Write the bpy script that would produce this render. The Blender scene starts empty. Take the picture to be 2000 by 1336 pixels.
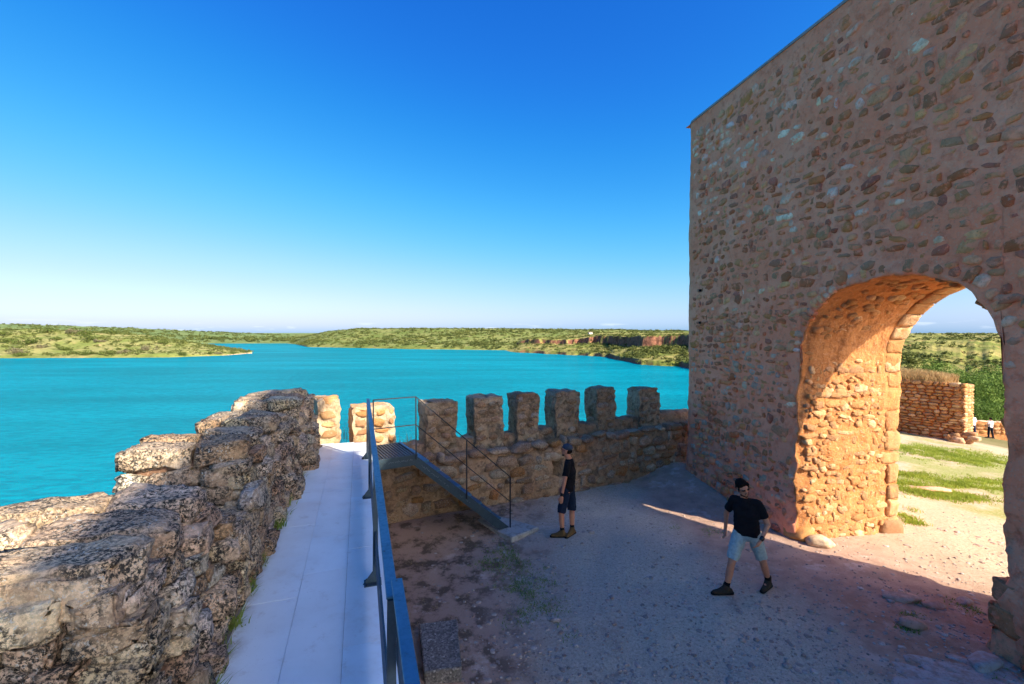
import bpy, bmesh, math, random
import numpy as np
from mathutils import Vector, Matrix, Quaternion

# ------------------------------------------------------------------ camera, sky, sun, exposure
SC = bpy.context.scene
COL = SC.collection
EYE = 3.85
LENS = 16.0
PITCH = math.radians(-1.16)
cam_d = bpy.data.cameras.new('camera')
cam_d.lens = LENS; cam_d.sensor_width = 36.0
cam_d.clip_start = 0.05; cam_d.clip_end = 20000
cam = bpy.data.objects.new('camera', cam_d); COL.objects.link(cam)
cam.location = (0, 0, EYE)
cam.rotation_euler = (math.radians(90) + PITCH, 0, 0)
SC.camera = cam

SUN_AZ = (0.785, -0.62)                # horizontal direction towards the sun
SUN_EL = math.radians(33.8)
world = bpy.data.worlds.new('World'); SC.world = world
world.use_nodes = True
wn = world.node_tree.nodes; wl = world.node_tree.links
bg = wn['Background']
sky = wn.new('ShaderNodeTexSky'); sky.sky_type = 'NISHITA'
sky.sun_disc = False
sky.sun_elevation = SUN_EL
sky.sun_rotation = math.atan2(SUN_AZ[0], SUN_AZ[1])
sky.altitude = 1500; sky.air_density = 0.8; sky.dust_density = 3.5; sky.ozone_density = 3.0
# the picture's deep blue rendering of a clear dry sky: one colour curve over the whole sky
sc0 = wn.new('ShaderNodeVectorMath'); sc0.operation = 'SCALE'; sc0.inputs[3].default_value = 1 / 20.0
cv = wn.new('ShaderNodeRGBCurve')
sc1 = wn.new('ShaderNodeVectorMath'); sc1.operation = 'SCALE'; sc1.inputs[3].default_value = 20.0
for k, pts in enumerate([[(0.6, 0.02), (0.92, 0.05), (1.43, 0.17), (2.6, 0.63), (3.5, 0.95), (4.7, 1.35), (6, 2.6), (9, 9), (20, 20)],
                         [(1.03, 0.24), (1.6, 0.46), (2.45, 0.76), (4.1, 1.10), (5.4, 1.32), (6.2, 1.6), (7.5, 5), (9.5, 9.5), (20, 20)],
                         [(2.05, 1.0), (3.1, 1.26), (4.4, 1.42), (5.9, 1.5), (7.8, 1.7), (9, 5), (11, 11), (20, 20)]]):
    c_ = cv.mapping.curves[k]
    c_.points[0].location = (0, 0); c_.points[1].location = (pts[-1][0] / 20, pts[-1][1] / 20)
    for (a, b) in pts[:-1]: c_.points.new(a / 20, b / 20)
cv.mapping.update()
wl.new(sky.outputs[0], sc0.inputs[0]); wl.new(sc0.outputs[0], cv.inputs['Color'])
wl.new(cv.outputs[0], sc1.inputs[0])
# low clouds far off, just above the horizon
geo = wn.new('ShaderNodeNewGeometry')
sep = wn.new('ShaderNodeSeparateXYZ'); tc = wn.new('ShaderNodeTexCoord')
wl.new(tc.outputs['Generated'], sep.inputs[0])
mp = wn.new('ShaderNodeMapping'); mp.inputs['Scale'].default_value = (9, 9, 75)
wl.new(tc.outputs['Generated'], mp.inputs[0])
nz = wn.new('ShaderNodeTexNoise'); nz.inputs['Scale'].default_value = 1.35; nz.inputs['Detail'].default_value = 6
wl.new(mp.outputs[0], nz.inputs['Vector'])
rmp = wn.new('ShaderNodeMapRange'); rmp.inputs[1].default_value = 0.55; rmp.inputs[2].default_value = 0.72
wl.new(nz.outputs['Fac'], rmp.inputs[0])
band = wn.new('ShaderNodeMapRange'); band.inputs[1].default_value = 0.022; band.inputs[2].default_value = 0.006
wl.new(sep.outputs[2], band.inputs[0])
mul = wn.new('ShaderNodeMath'); mul.operation = 'MULTIPLY'
wl.new(rmp.outputs[0], mul.inputs[0]); wl.new(band.outputs[0], mul.inputs[1])
cmix = wn.new('ShaderNodeMix'); cmix.data_type = 'RGBA'
wl.new(mul.outputs[0], cmix.inputs[0]); wl.new(sc1.outputs[0], cmix.inputs[6])
cmix.inputs[7].default_value = (2.0, 2.1, 2.2, 1)
wl.new(cmix.outputs[2], bg.inputs['Color'])
bg.inputs['Strength'].default_value = 0.15

sun_d = bpy.data.lights.new('sun', 'SUN'); sun_d.energy = 2.0; sun_d.angle = math.radians(0.53)
sun_d.color = (1.0, 0.89, 0.72)
sun = bpy.data.objects.new('sun', sun_d); COL.objects.link(sun)
ce = math.cos(SUN_EL)
sun.rotation_euler = Vector((-SUN_AZ[0] * ce, -SUN_AZ[1] * ce, -math.sin(SUN_EL))).to_track_quat('-Z', 'Y').to_euler()
sun.location = (20, -16, 30)
vs = SC.view_settings
vs.view_transform = 'Standard'; vs.look = 'None'; vs.gamma = 1.0; vs.use_curve_mapping = False
vs.exposure = 2.3
SC.render.film_transparent = False
try:
    SC.cycles.max_bounces = 10; SC.cycles.diffuse_bounces = 7; SC.cycles.use_denoising = True
except Exception:
    pass

# ------------------------------------------------------------------ helpers
rng = np.random.default_rng(7)
R = math.radians
FPX = 2000 * LENS / 36.0

def at(px, py, z=None, Y=None):
    """a photograph pixel to a point on height z, or at distance Y"""
    dx = (px - 1000) / FPX; dz = -(py - 668) / FPX
    cy, sy = math.cos(PITCH), math.sin(PITCH)
    d = (dx, cy - dz * sy, sy + dz * cy)
    t = (z - EYE) / d[2] if z is not None else Y / d[1]
    return Vector((d[0] * t, d[1] * t, EYE + d[2] * t))

def lin(r, g, b):
    f = lambda c: (c / 255 / 12.92) if c / 255 <= 0.04045 else ((c / 255 + 0.055) / 1.055) ** 2.4
    return (f(r), f(g), f(b), 1.0)

def _h(ix, iy, iz, seed):
    n = (ix.astype(np.int64) * 374761393 + iy.astype(np.int64) * 668265263 + iz.astype(np.int64) * 2147483647 + seed * 974711) & 0xffffffff
    n = ((n ^ (n >> 13)) * 1274126177) & 0xffffffff
    n = ((n ^ (n >> 16)) * 2246822519) & 0xffffffff
    n = n ^ (n >> 15)
    return (n & 0xffffff) / float(0xffffff)

def vn(p, seed=0):
    """value noise in 0..1 at points p (n,3)"""
    p = np.asarray(p, float)
    i = np.floor(p); f = p - i; f = f * f * (3 - 2 * f)
    x, y, z = i[:, 0], i[:, 1], i[:, 2]
    r = 0
    for a in (0, 1):
        wx = f[:, 0] if a else 1 - f[:, 0]
        for b in (0, 1):
            wy = f[:, 1] if b else 1 - f[:, 1]
            for c in (0, 1):
                wz = f[:, 2] if c else 1 - f[:, 2]
                r = r + wx * wy * wz * _h(x + a, y + b, z + c, seed)
    return r

def fbm(p, oct=4, seed=0, gain=0.5):
    p = np.asarray(p, float); a = 1.0; s = 0; t = 0
    for k in range(oct):
        s = s + a * (vn(p * (2.03 ** k) + 17.3 * k, seed + k) - 0.5); t += a; a *= gain
    return s / t * 2            # about -1..1

def vfbm(p, oct=3, seed=0, gain=0.5):
    return np.stack([fbm(p, oct, seed + 11 * k, gain) for k in range(3)], 1)

def sstep(a, b, x):
    t = np.clip((np.asarray(x, float) - a) / (b - a), 0, 1)
    return t * t * (3 - 2 * t)

def mesh_of(name, V, F, smooth=True, mats=None):
    me = bpy.data.meshes.new(name)
    me.from_pydata(V.tolist() if hasattr(V, 'tolist') else V, [], F.tolist() if hasattr(F, 'tolist') else F)
    if smooth:
        me.polygons.foreach_set('use_smooth', [True] * len(me.polygons))
    me.update()
    return me

def link(name, me, mat=None, parent=None, loc=None, rot=None, scale=None):
    o = bpy.data.objects.new(name, me); COL.objects.link(o)
    if mat is not None and me is not None and len(me.materials) == 0:
        me.materials.append(mat)
    if parent is not None: o.parent = parent
    if loc is not None: o.location = loc
    if rot is not None: o.rotation_euler = rot
    if scale is not None: o.scale = scale
    return o

def tag(o, label, cat, group=None, kind=None):
    if label: o['label'] = label
    if cat: o['category'] = cat
    if group: o['group'] = group
    if kind: o['kind'] = kind
    return o

def structure(o, label=None):
    o['kind'] = 'structure'
    if label: o['label'] = label
    return o

def empty(name, loc=(0, 0, 0), rz=0):
    o = bpy.data.objects.new(name, None); COL.objects.link(o)
    o.location = loc; o.rotation_euler = (0, 0, rz); o.empty_display_size = 0.2
    return o

def quads(nu, nv, off=0, flip=False):
    i = np.arange(nu - 1)[:, None] * nv + np.arange(nv - 1)[None, :] + off
    a, b, c, d = i, i + nv, i + nv + 1, i + 1
    q = np.stack([a, d, c, b] if flip else [a, b, c, d], -1).reshape(-1, 4)
    return q

class MB:
    """collects simple shapes into one mesh"""
    def __init__(s): s.V = []; s.F = []; s.C = []
    def add(s, V, F):
        o = len(s.V); s.V += [tuple(v) for v in V]; s.F += [tuple(i + o for i in f) for f in F]
    def box(s, c, size, M=None):
        hx, hy, hz = size[0] / 2, size[1] / 2, size[2] / 2
        V = [Vector((x * hx, y * hy, z * hz)) for x in (-1, 1) for y in (-1, 1) for z in (-1, 1)]
        if M is not None: V = [M @ v for v in V]
        V = [v + Vector(c) for v in V]
        s.add(V, [(0, 1, 3, 2), (4, 6, 7, 5), (0, 4, 5, 1), (2, 3, 7, 6), (0, 2, 6, 4), (1, 5, 7, 3)])
    def bar(s, a, b, w, h, up=(0, 0, 1)):
        a = Vector(a); b = Vector(b); d = (b - a); L = d.length; d.normalize()
        x = d.cross(Vector(up)); x.normalize(); u = x.cross(d)
        M = Matrix((x, d, u)).transposed()
        s.box((a + b) / 2, (w, L, h), M)
    def tube(s, a, b, r0, r1=None, n=10):
        r1 = r0 if r1 is None else r1
        a = Vector(a); b = Vector(b); d = (b - a).normalized()
        x = d.orthogonal().normalized(); y = d.cross(x)
        V = []; 
        for (p, r) in ((a, r0), (b, r1)):
            for k in range(n):
                t = 2 * math.pi * k / n
                V.append(p + x * math.cos(t) * r + y * math.sin(t) * r)
        F = [(k, (k + 1) % n, n + (k + 1) % n, n + k) for k in range(n)]
        F += [tuple(range(n - 1, -1, -1)), tuple(range(n, 2 * n))]
        s.add(V, F)
    def prism(s, pts, ext):
        n = len(pts); e = Vector(ext); P = [Vector(p) for p in pts]
        V = P + [p + e for p in P]
        F = [(k, (k + 1) % n, n + (k + 1) % n, n + k) for k in range(n)]
        F += [tuple(range(n - 1, -1, -1)), tuple(range(n, 2 * n))]
        s.add(V, F)
    def build(s, name, mat, parent=None, smooth=False, bevel=0, local=None):
        V = s.V
        if local is not None:
            V = [tuple(Vector(v) - Vector(local)) for v in V]
        me = mesh_of(name, V, s.F, smooth)
        bm = bmesh.new(); bm.from_mesh(me)
        bmesh.ops.recalc_face_normals(bm, faces=bm.faces)
        if bevel:
            bmesh.ops.bevel(bm, geom=list(bm.edges), offset=bevel, segments=1, affect='EDGES', clamp_overlap=True)
        bm.to_mesh(me); bm.free()
        return link(name, me, mat, parent)

def fixnormals(me):
    bm = bmesh.new(); bm.from_mesh(me)
    bmesh.ops.recalc_face_normals(bm, faces=bm.faces); bm.to_mesh(me); bm.free()

_ico = {}
def ico(sub):
    if sub not in _ico:
        bm = bmesh.new(); bmesh.ops.create_icosphere(bm, subdivisions=sub, radius=1.0)
        V = np.array([v.co[:] for v in bm.verts]); F = np.array([[v.index for v in f.verts] for f in bm.faces]); bm.free()
        _ico[sub] = (V, F)
    return _ico[sub]

def rock_verts(sub, seed, k=4.0, rough=0.12, freq=1.6, cuts=5, cutd=0.82, fine=0.0):
    """a rough stone filling about -1..1"""
    V, F = ico(sub)
    r = (np.abs(V) ** k).sum(1) ** (-1.0 / k)
    P = V * r[:, None]
    g = np.random.default_rng(seed)
    for _ in range(cuts):
        n = g.normal(size=3); n /= np.linalg.norm(n)
        d = cutd * g.uniform(0.85, 1.15)
        t = P @ n - d
        P = P - np.where(t > 0, t, 0)[:, None] * n * 0.85
    P = P + vfbm(P * freq * 0.7 + seed, 2, seed + 5) * rough * 0.8
    n1 = fbm(P * freq + seed * 3.1, 3 if sub < 3 else 5, seed, 0.6)
    if fine > 0:
        n2 = 1 - 2 * np.abs(fbm(P * np.array([2.6, 2.6, 4.5]) + seed * 1.7, 4, seed + 3, 0.62))
        n3 = fbm(P * 8.5 + seed, 3, seed + 9, 0.6)
        n1 = n1 + fine * n2 + fine * 0.45 * n3
    P = P * (1 + rough * n1)[:, None]
    return P, F

def rock_mesh(name, sub, seed, dims, **kw):
    P, F = rock_verts(sub, seed, **kw)
    return mesh_of(name, P * np.array(dims), F)

def ashlar_mesh(name, dims, seed, amp=0.012, cuts=7, ch=0.014, facets=0):
    """a squared block with worn arrises and an uneven face"""
    bm = bmesh.new(); bmesh.ops.create_cube(bm, size=2.0)
    bmesh.ops.subdivide_edges(bm, edges=bm.edges[:], cuts=cuts, use_grid_fill=True)
    V = np.array([v.co[:] for v in bm.verts]); F = [[v.index for v in f.verts] for f in bm.faces]; bm.free()
    d = np.array(dims); W = V * d
    on = (np.abs(V) > 0.999).sum(1)
    W = W - np.sign(V) * np.where(on >= 2, 1.0, 0.0)[:, None] * (np.abs(V) > 0.999) * ch * (0.5 + np.random.default_rng(seed).random(len(V)))[:, None]
    gg = np.random.default_rng(seed + 1)
    for _ in range(facets):
        nn_ = gg.normal(size=3) * np.array([1, 1, 0.8]); nn_ /= np.linalg.norm(nn_)
        t = W @ nn_ - (np.abs(nn_) * d).sum() * gg.uniform(0.66, 0.9)
        W = W - np.where(t > 0, t, 0)[:, None] * nn_
    W = W + vfbm(W * 9 + seed * 5.1, 4, seed, 0.6) * amp + vfbm(W * 3 + seed * 2.3, 2, seed + 3) * amp * 1.5
    return mesh_of(name, W, F)

# ------------------------------------------------------------------ materials
def new_mat(name, rough=0.9, spec=0.2):
    m = bpy.data.materials.new(name); m.use_nodes = True
    b = m.node_tree.nodes['Principled BSDF']
    b.inputs['Roughness'].default_value = rough
    b.inputs['Specular IOR Level'].default_value = spec
    return m, m.node_tree.nodes, m.node_tree.links, b

def n_noise(n, l, scale, detail=5, vec=None, rough=0.55, dist=0.0):
    t = n.new('ShaderNodeTexNoise'); t.inputs['Scale'].default_value = scale
    t.inputs['Detail'].default_value = detail; t.inputs['Roughness'].default_value = rough
    t.inputs['Distortion'].default_value = dist
    if vec is not None: l.new(vec, t.inputs['Vector'])
    return t.outputs['Fac']

def n_ramp(n, l, fac, stops, interp='LINEAR'):
    r = n.new('ShaderNodeValToRGB'); r.color_ramp.interpolation = interp
    e = r.color_ramp.elements
    while len(e) < len(stops): e.new(0.5)
    for k, (p, c) in enumerate(stops):
        e[k].position = p
        e[k].color = c if len(c) == 4 else (*c, 1)
    l.new(fac, r.inputs[0])
    return r.outputs[0]

def n_range(n, l, fac, a, b, c=0, d=1, smooth=True):
    r = n.new('ShaderNodeMapRange')
    if smooth: r.interpolation_type = 'SMOOTHSTEP'
    for k, v in ((1, a), (2, b), (3, c), (4, d)): r.inputs[k].default_value = v
    l.new(fac, r.inputs[0]); return r.outputs[0]

def n_mix(n, l, fac, a, b, mode='MIX'):
    m = n.new('ShaderNodeMix'); m.data_type = 'RGBA'; m.blend_type = mode
    for sock, v in ((m.inputs[0], fac), (m.inputs[6], a), (m.inputs[7], b)):
        if isinstance(v, (int, float)): sock.default_value = v
        elif isinstance(v, tuple): sock.default_value = v if len(v) == 4 else (*v, 1)
        else: l.new(v, sock)
    return m.outputs[2]

def n_math(n, l, op, a, b=0.0):
    m = n.new('ShaderNodeMath'); m.operation = op
    for sock, v in ((m.inputs[0], a), (m.inputs[1], b)):
        if isinstance(v, (int, float)): sock.default_value = v
        else: l.new(v, sock)
    return m.outputs[0]

def n_bump(n, l, b, height, strength=0.5, dist=0.02, prev=None):
    u = n.new('ShaderNodeBump'); u.inputs['Strength'].default_value = strength; u.inputs['Distance'].default_value = dist
    l.new(height, u.inputs['Height'])
    if prev is not None: l.new(prev, u.inputs['Normal'])
    l.new(u.outputs[0], b.inputs['Normal']); return u.outputs[0]

def n_coord(n, which='Object'):
    if which == 'Position':
        g = n.new('ShaderNodeNewGeometry'); return g.outputs['Position']
    t = n.new('ShaderNodeTexCoord'); return t.outputs[which]

def n_vor(n, l, scale, vec, feature='F1', rand=1.0):
    t = n.new('ShaderNodeTexVoronoi'); t.feature = feature
    t.inputs['Scale'].default_value = scale; t.inputs['Randomness'].default_value = rand
    l.new(vec, t.inputs['Vector']); return t

def stone_mat(name, source='object', var=0.5, warm=lin(150, 105, 70), bump=0.6, lichen=0.0, smear=None):
    """weathered stone; its own colour comes from the object colour or a colour attribute"""
    m, n, l, b = new_mat(name, 0.93, 0.15)
    pos = n_coord(n, 'Position')
    if source == 'object':
        oi = n.new('ShaderNodeObjectInfo'); col = oi.outputs['Color']
    else:
        a = n.new('ShaderNodeAttribute'); a.attribute_name = 'col'; col = a.outputs['Color']
    f1 = n_noise(n, l, 9, 6, pos, 0.65)
    c1 = n_mix(n, l, n_range(n, l, f1, 0.38, 0.66, 0, var), col, warm)
    f2 = n_noise(n, l, 38, 5, pos, 0.7)
    c2 = n_mix(n, l, n_range(n, l, f2, 0.55, 0.72, 0, 0.55), c1, lin(70, 58, 48))
    f3 = n_noise(n, l, 26, 4, pos, 0.6, 0.4)
    c3 = n_mix(n, l, n_range(n, l, f3, 0.6, 0.74, 0, 0.5), c2, lin(205, 190, 165))
    if smear is not None:
        f8 = n_noise(n, l, 7.0, 6, pos, 0.7, 0.3)
        c3 = n_mix(n, l, n_range(n, l, f8, 0.50, 0.60, 0, 0.85), c3, smear)
    if lichen > 0:
        f4 = n_noise(n, l, 3.6, 5, pos, 0.7)
        f5 = n_noise(n, l, 42.0, 8, pos, 0.8)
        fm = n_math(n, l, 'MULTIPLY', n_range(n, l, f4, 0.36, 0.54, 0.30, 1), n_range(n, l, f5, 0.45, 0.53, 0, 1))
        c3 = n_mix(n, l, n_math(n, l, 'MULTIPLY', fm, lichen), c3, lin(58, 55, 50))
        v = n_noise(n, l, 55, 5, pos, 0.7, 0.5)
        f6 = n_noise(n, l, 5.0, 4, pos, 0.6)
        sp = n_math(n, l, 'MULTIPLY', n_range(n, l, v, 0.57, 0.63, 0, 1), n_range(n, l, f6, 0.40, 0.58, 0.1, 1))
        c3 = n_mix(n, l, n_math(n, l, 'MULTIPLY', sp, min(1, lichen * 1.1)), c3, lin(196, 196, 186))
        f7 = n_noise(n, l, 3.3, 5, pos, 0.65)
        c3 = n_mix(n, l, n_range(n, l, f7, 0.70, 0.78, 0, 0.6 * lichen), c3, lin(170, 130, 40))
    l.new(c3, b.inputs['Base Color'])
    h = n_math(n, l, 'ADD', f1, n_math(n, l, 'MULTIPLY', f2, 0.5))
    n_bump(n, l, b, h, bump, 0.03)
    return m

def mortar_mat(name, base, alt, dark, scale=1.0, bump=0.6, speck=True, lichen=0.0):
    m, n, l, b = new_mat(name, 0.95, 0.1)
    pos = n_coord(n, 'Position')
    f1 = n_noise(n, l, 0.9 * scale, 6, pos, 0.6)
    c = n_mix(n, l, n_range(n, l, f1, 0.4, 0.62), base, alt)
    f2 = n_noise(n, l, 6 * scale, 7, pos, 0.7)
    c = n_mix(n, l, n_range(n, l, f2, 0.48, 0.66, 0, 0.85), c, dark)
    f2b = n_noise(n, l, 2.3 * scale, 6, pos, 0.7, 0.5)
    c = n_mix(n, l, n_range(n, l, f2b, 0.55, 0.68, 0, 0.55), c, tuple(min(1, x * 1.22 + 0.03) for x in alt[:3]))
    f3 = n_noise(n, l, 34 * scale, 5, pos, 0.7)
    c = n_mix(n, l, n_range(n, l, f3, 0.54, 0.66, 0, 0.5), c, lin(222, 186, 156))
    f3b = n_noise(n, l, 17 * scale, 6, pos, 0.75)
    c = n_mix(n, l, n_range(n, l, f3b, 0.57, 0.66, 0, 0.5), c, tuple(x * 0.66 for x in dark[:3]))
    if lichen > 0:
        f4 = n_noise(n, l, 4.0, 7, pos, 0.75)
        c = n_mix(n, l, n_range(n, l, f4, 0.46, 0.62, 0, lichen), c, lin(52, 49, 44))
    l.new(c, b.inputs['Base Color'])
    h = n_math(n, l, 'ADD', n_math(n, l, 'ADD', f2, n_math(n, l, 'MULTIPLY', f3, 0.6)), n_math(n, l, 'MULTIPLY', f3b, -0.7))
    n_bump(n, l, b, h, min(1, bump * 1.3), 0.05)
    return m

def plain_mat(name, col, rough=0.8, spec=0.3, metal=0.0, var=0.12, scale=12, bump=0.15, second=None):
    m, n, l, b = new_mat(name, rough, spec)
    b.inputs['Metallic'].default_value = metal
    pos = n_coord(n, 'Object')
    f = n_noise(n, l, scale, 5, pos, 0.65)
    dk = second if second else tuple(c * (1 - var * 2.5) for c in col[:3])
    c = n_mix(n, l, n_range(n, l, f, 0.4, 0.7), col, dk)
    l.new(c, b.inputs['Base Color'])
    if bump: n_bump(n, l, b, f, bump, 0.01)
    return m

M = {}
M['tower_mortar'] = mortar_mat('tower_mortar', lin(246, 150, 110), lin(248, 164, 126), lin(222, 126, 90))
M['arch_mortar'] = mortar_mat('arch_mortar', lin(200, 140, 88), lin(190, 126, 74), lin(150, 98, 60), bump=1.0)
M['old_mortar'] = mortar_mat('old_mortar', lin(178, 146, 116), lin(164, 128, 98), lin(112, 94, 78), bump=0.9, lichen=0.45)
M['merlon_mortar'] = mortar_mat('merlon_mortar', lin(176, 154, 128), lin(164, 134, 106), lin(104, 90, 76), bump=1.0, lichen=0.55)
M['lit_mortar'] = mortar_mat('lit_mortar', lin(206, 182, 150), lin(192, 160, 124), lin(150, 116, 84), bump=1.0, lichen=0.15)  # paler copy of the merlon mortar, sunlight put into its colour
M['rubble_core'] = mortar_mat('rubble_core', lin(160, 124, 98), lin(140, 108, 86), lin(90, 74, 62), bump=1.0, lichen=0.35)
M['stone'] = stone_mat('stone')
M['stone_mass'] = stone_mat('stone_mass', 'attr')
M['jamb_stone'] = stone_mat('jamb_stone', smear=lin(196, 138, 88), bump=1.0)
M['jamb_stone_mass'] = stone_mat('jamb_stone_mass', 'attr', smear=lin(196, 138, 88), bump=1.0)
M['tower_stone'] = stone_mat('tower_stone', smear=lin(244, 152, 112))
M['tower_stone_mass'] = stone_mat('tower_stone_mass', 'attr', smear=lin(244, 152, 112))
M['old_stone'] = stone_mat('old_stone', lichen=0.55, bump=0.9)
M['lichen_stone'] = stone_mat('lichen_stone', lichen=1.0, bump=1.0, var=0.4, warm=lin(158, 116, 84))
PAL_TOWER = [lin(214, 138, 90), lin(222, 140, 82), lin(194, 130, 92), lin(240, 170, 116), lin(198, 112, 70), lin(200, 144, 108), lin(186, 112, 86), lin(232, 160, 116)]
PAL_WARM = [lin(190, 144, 98), lin(202, 162, 116), lin(178, 130, 82), lin(190, 136, 84), lin(166, 126, 90), lin(210, 176, 134)]
PAL_PALE = [lin(252, 204, 168), lin(252, 212, 182), lin(248, 190, 152), lin(252, 198, 164)]
PAL_LICH = [lin(234, 212, 178), lin(222, 196, 160), lin(208, 180, 148), lin(230, 204, 168), lin(198, 162, 126), lin(236, 220, 194)]
PAL_OLD = [lin(172, 146, 120), lin(184, 152, 120), lin(156, 134, 114), lin(196, 172, 146), lin(164, 132, 106), lin(184, 164, 142)]

# ------------------------------------------------------------------ land and water
ZW = EYE - 14.0
def pxk(px): return (px - 1000) / FPX

def build_water():
    m, n, l, b = new_mat('reservoir_water', 0.30, 0.12)
    pos = n_coord(n, 'Position')
    mp = n.new('ShaderNodeMapping'); mp.inputs['Scale'].default_value = (0.35, 0.9, 1); mp.inputs['Rotation'].default_value = (0, 0, 0.35)
    l.new(pos, mp.inputs[0])
    f = n_math(n, l, 'ADD', n_noise(n, l, 1.3, 6, mp.outputs[0], 0.62), n_math(n, l, 'MULTIPLY', n_noise(n, l, 0.12, 4, mp.outputs[0], 0.5), 0.5))
    mp2 = n.new('ShaderNodeMapping'); mp2.inputs['Scale'].default_value = (0.010, 0.045, 1); l.new(pos, mp2.inputs[0])
    g = n_noise(n, l, 1.0, 4, mp2.outputs[0], 0.5)
    c = n_mix(n, l, n_range(n, l, g, 0.38, 0.66), lin(0, 124, 138), lin(0, 140, 156))
    c = n_mix(n, l, n_range(n, l, f, 0.62, 0.86, 0, 0.35), c, lin(0, 92, 112))  # wave shading put into the base colour: ripples darken it
    bp = n_bump(n, l, b, f, 0.9, 0.6)
    df = n.new('ShaderNodeBsdfDiffuse'); gl = n.new('ShaderNodeBsdfGlossy'); gl.inputs['Roughness'].default_value = 0.18
    l.new(c, df.inputs['Color']); l.new(bp, df.inputs['Normal']); l.new(bp, gl.inputs['Normal'])
    lw = n.new('ShaderNodeLayerWeight'); lw.inputs['Blend'].default_value = 0.12; l.new(bp, lw.inputs['Normal'])
    mx = n.new('ShaderNodeMixShader'); l.new(n_range(n, l, lw.outputs['Fresnel'], 0, 1, 0.02, 0.30, False), mx.inputs[0])
    l.new(df.outputs[0], mx.inputs[1]); l.new(gl.outputs[0], mx.inputs[2])
    l.new(mx.outputs[0], n['Material Output'].inputs['Surface'])
    V = [(-6000, 8, ZW), (6000, 8, ZW), (6000, 9000, ZW), (-6000, 9000, ZW)]
    me = mesh_of('water', np.array(V, float), np.array([[0, 1, 2, 3]]), False)
    structure(link('water', me, m), 'turquoise reservoir water below the castle')
build_water()

def hill_mat(name, grass, dry, scrub, earth, rock, sc=1.0, clifflevel=0.75, dark=0.5):
    m, n, l, b = new_mat(name, 0.95, 0.1)
    pos = n_coord(n, 'Position')
    g = n.new('ShaderNodeNewGeometry')
    s = n.new('ShaderNodeSeparateXYZ'); l.new(g.outputs['Normal'], s.inputs[0])
    f1 = n_noise(n, l, 0.05 * sc, 6, pos, 0.65)
    c = n_mix(n, l, n_range(n, l, f1, 0.40, 0.62), grass, dry)
    f2 = n_noise(n, l, 0.22 * sc, 6, pos, 0.7)
    c = n_mix(n, l, n_range(n, l, f2, 0.50, 0.60, 0, 0.9 * dark + 0.1), c, scrub)
    f3 = n_noise(n, l, 0.11 * sc, 5, pos, 0.6)
    c = n_mix(n, l, n_range(n, l, f3, 0.61, 0.70, 0, 0.8), c, earth)
    f4 = n_noise(n, l, 1.6 * sc, 5, pos, 0.75)
    c = n_mix(n, l, n_range(n, l, f4, 0.5, 0.72, 0, 0.6), c, scrub)
    f5 = n_noise(n, l, 0.5 * sc, 6, pos, 0.7)
    rk = n_mix(n, l, n_range(n, l, f5, 0.42, 0.6), rock, tuple(x * 0.55 for x in rock[:3]))
    c = n_mix(n, l, n_range(n, l, s.outputs[2], clifflevel, clifflevel - 0.22), c, rk)
    l.new(c, b.inputs['Base Color'])
    n_bump(n, l, b, f4, 0.8, 0.6 / sc)
    return m

G1, G2, SCR, EAR = lin(140, 144, 62), lin(178, 164, 92), lin(78, 88, 44), lin(186, 150, 106)
M['peninsula'] = hill_mat('peninsula', lin(126, 134, 66), lin(160, 152, 94), lin(84, 94, 52), lin(196, 160, 116), lin(186, 160, 130), 1.3)
M['hill'] = hill_mat('hill', lin(110, 122, 60), lin(140, 140, 80), lin(66, 82, 44), lin(164, 144, 104), lin(170, 130, 104), 1.0)
M['ridge'] = hill_mat('ridge', lin(104, 124, 70), lin(130, 140, 84), lin(70, 92, 58), lin(160, 156, 116), lin(150, 150, 120), 0.5)
M['shore'] = hill_mat('shore', lin(118, 124, 58), lin(168, 154, 92), lin(70, 80, 40), lin(166, 112, 78), lin(146, 100, 78), 1.2, 0.82)

TERR = {}
def patch(name, k0, k1, nk, ylist, hfun, mat, label):
    ks = np.linspace(k0, k1, nk)
    K, T = np.meshgrid(ks, ylist, indexing='ij')
    V, keep = hfun(K, T)
    nu, nv = K.shape
    F = quads(nu, nv, flip=True)
    me = mesh_of(name, V.reshape(-1, 3), F)
    fixup = link(name, me, mat)
    structure(fixup, label)
    TERR[name] = (K, T, V)
    return fixup

def itp(px, tab):
    a = np.array(tab, float); return np.interp(px, a[:, 0], a[:, 1])

def pen_h(K, T):
    px = 1000 + K * FPX
    y0 = itp(px, [(-900, 262), (0, 249), (200, 254), (330, 259), (440, 283), (490, 313)])
    y1 = itp(px, [(-900, 560), (0, 520), (300, 470), (400, 400), (470, 335), (490, 318)])
    Y = y0 - 4 + (y1 - y0 + 8) * T
    X = K * Y
    zr = itp(px, [(-900, 6.5), (0, 5.2), (110, 6.0), (200, 3.4), (300, 0.0), (400, -5.6), (470, -8.8), (490, -10.6)])
    prof = np.minimum(sstep(0.0, 0.42, T), 1) * (1 - sstep(0.6, 1.0, T))
    bank = sstep(0.004, 0.03, T) * (1 - sstep(0.97, 1, T))
    Pn = np.stack([X.ravel() * 0.03, Y.ravel() * 0.03, 0 * X.ravel()], 1)
    nz_ = fbm(Pn, 5, 3).reshape(X.shape)
    n2 = fbm(Pn * 4, 4, 9).reshape(X.shape)
    z = ZW - 1.2 + bank * 2.0 + (zr - ZW - 0.8) * prof + (nz_ * 2.0 + n2 * 0.7) * bank * np.clip((zr - ZW) / 8, 0.15, 1)
    return np.stack([X, Y, z], -1), None
patch('peninsula', pxk(-500), pxk(492), 230, np.linspace(0, 1, 90), pen_h, M['peninsula'], 'sunlit scrub covered peninsula reaching into the reservoir')

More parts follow.
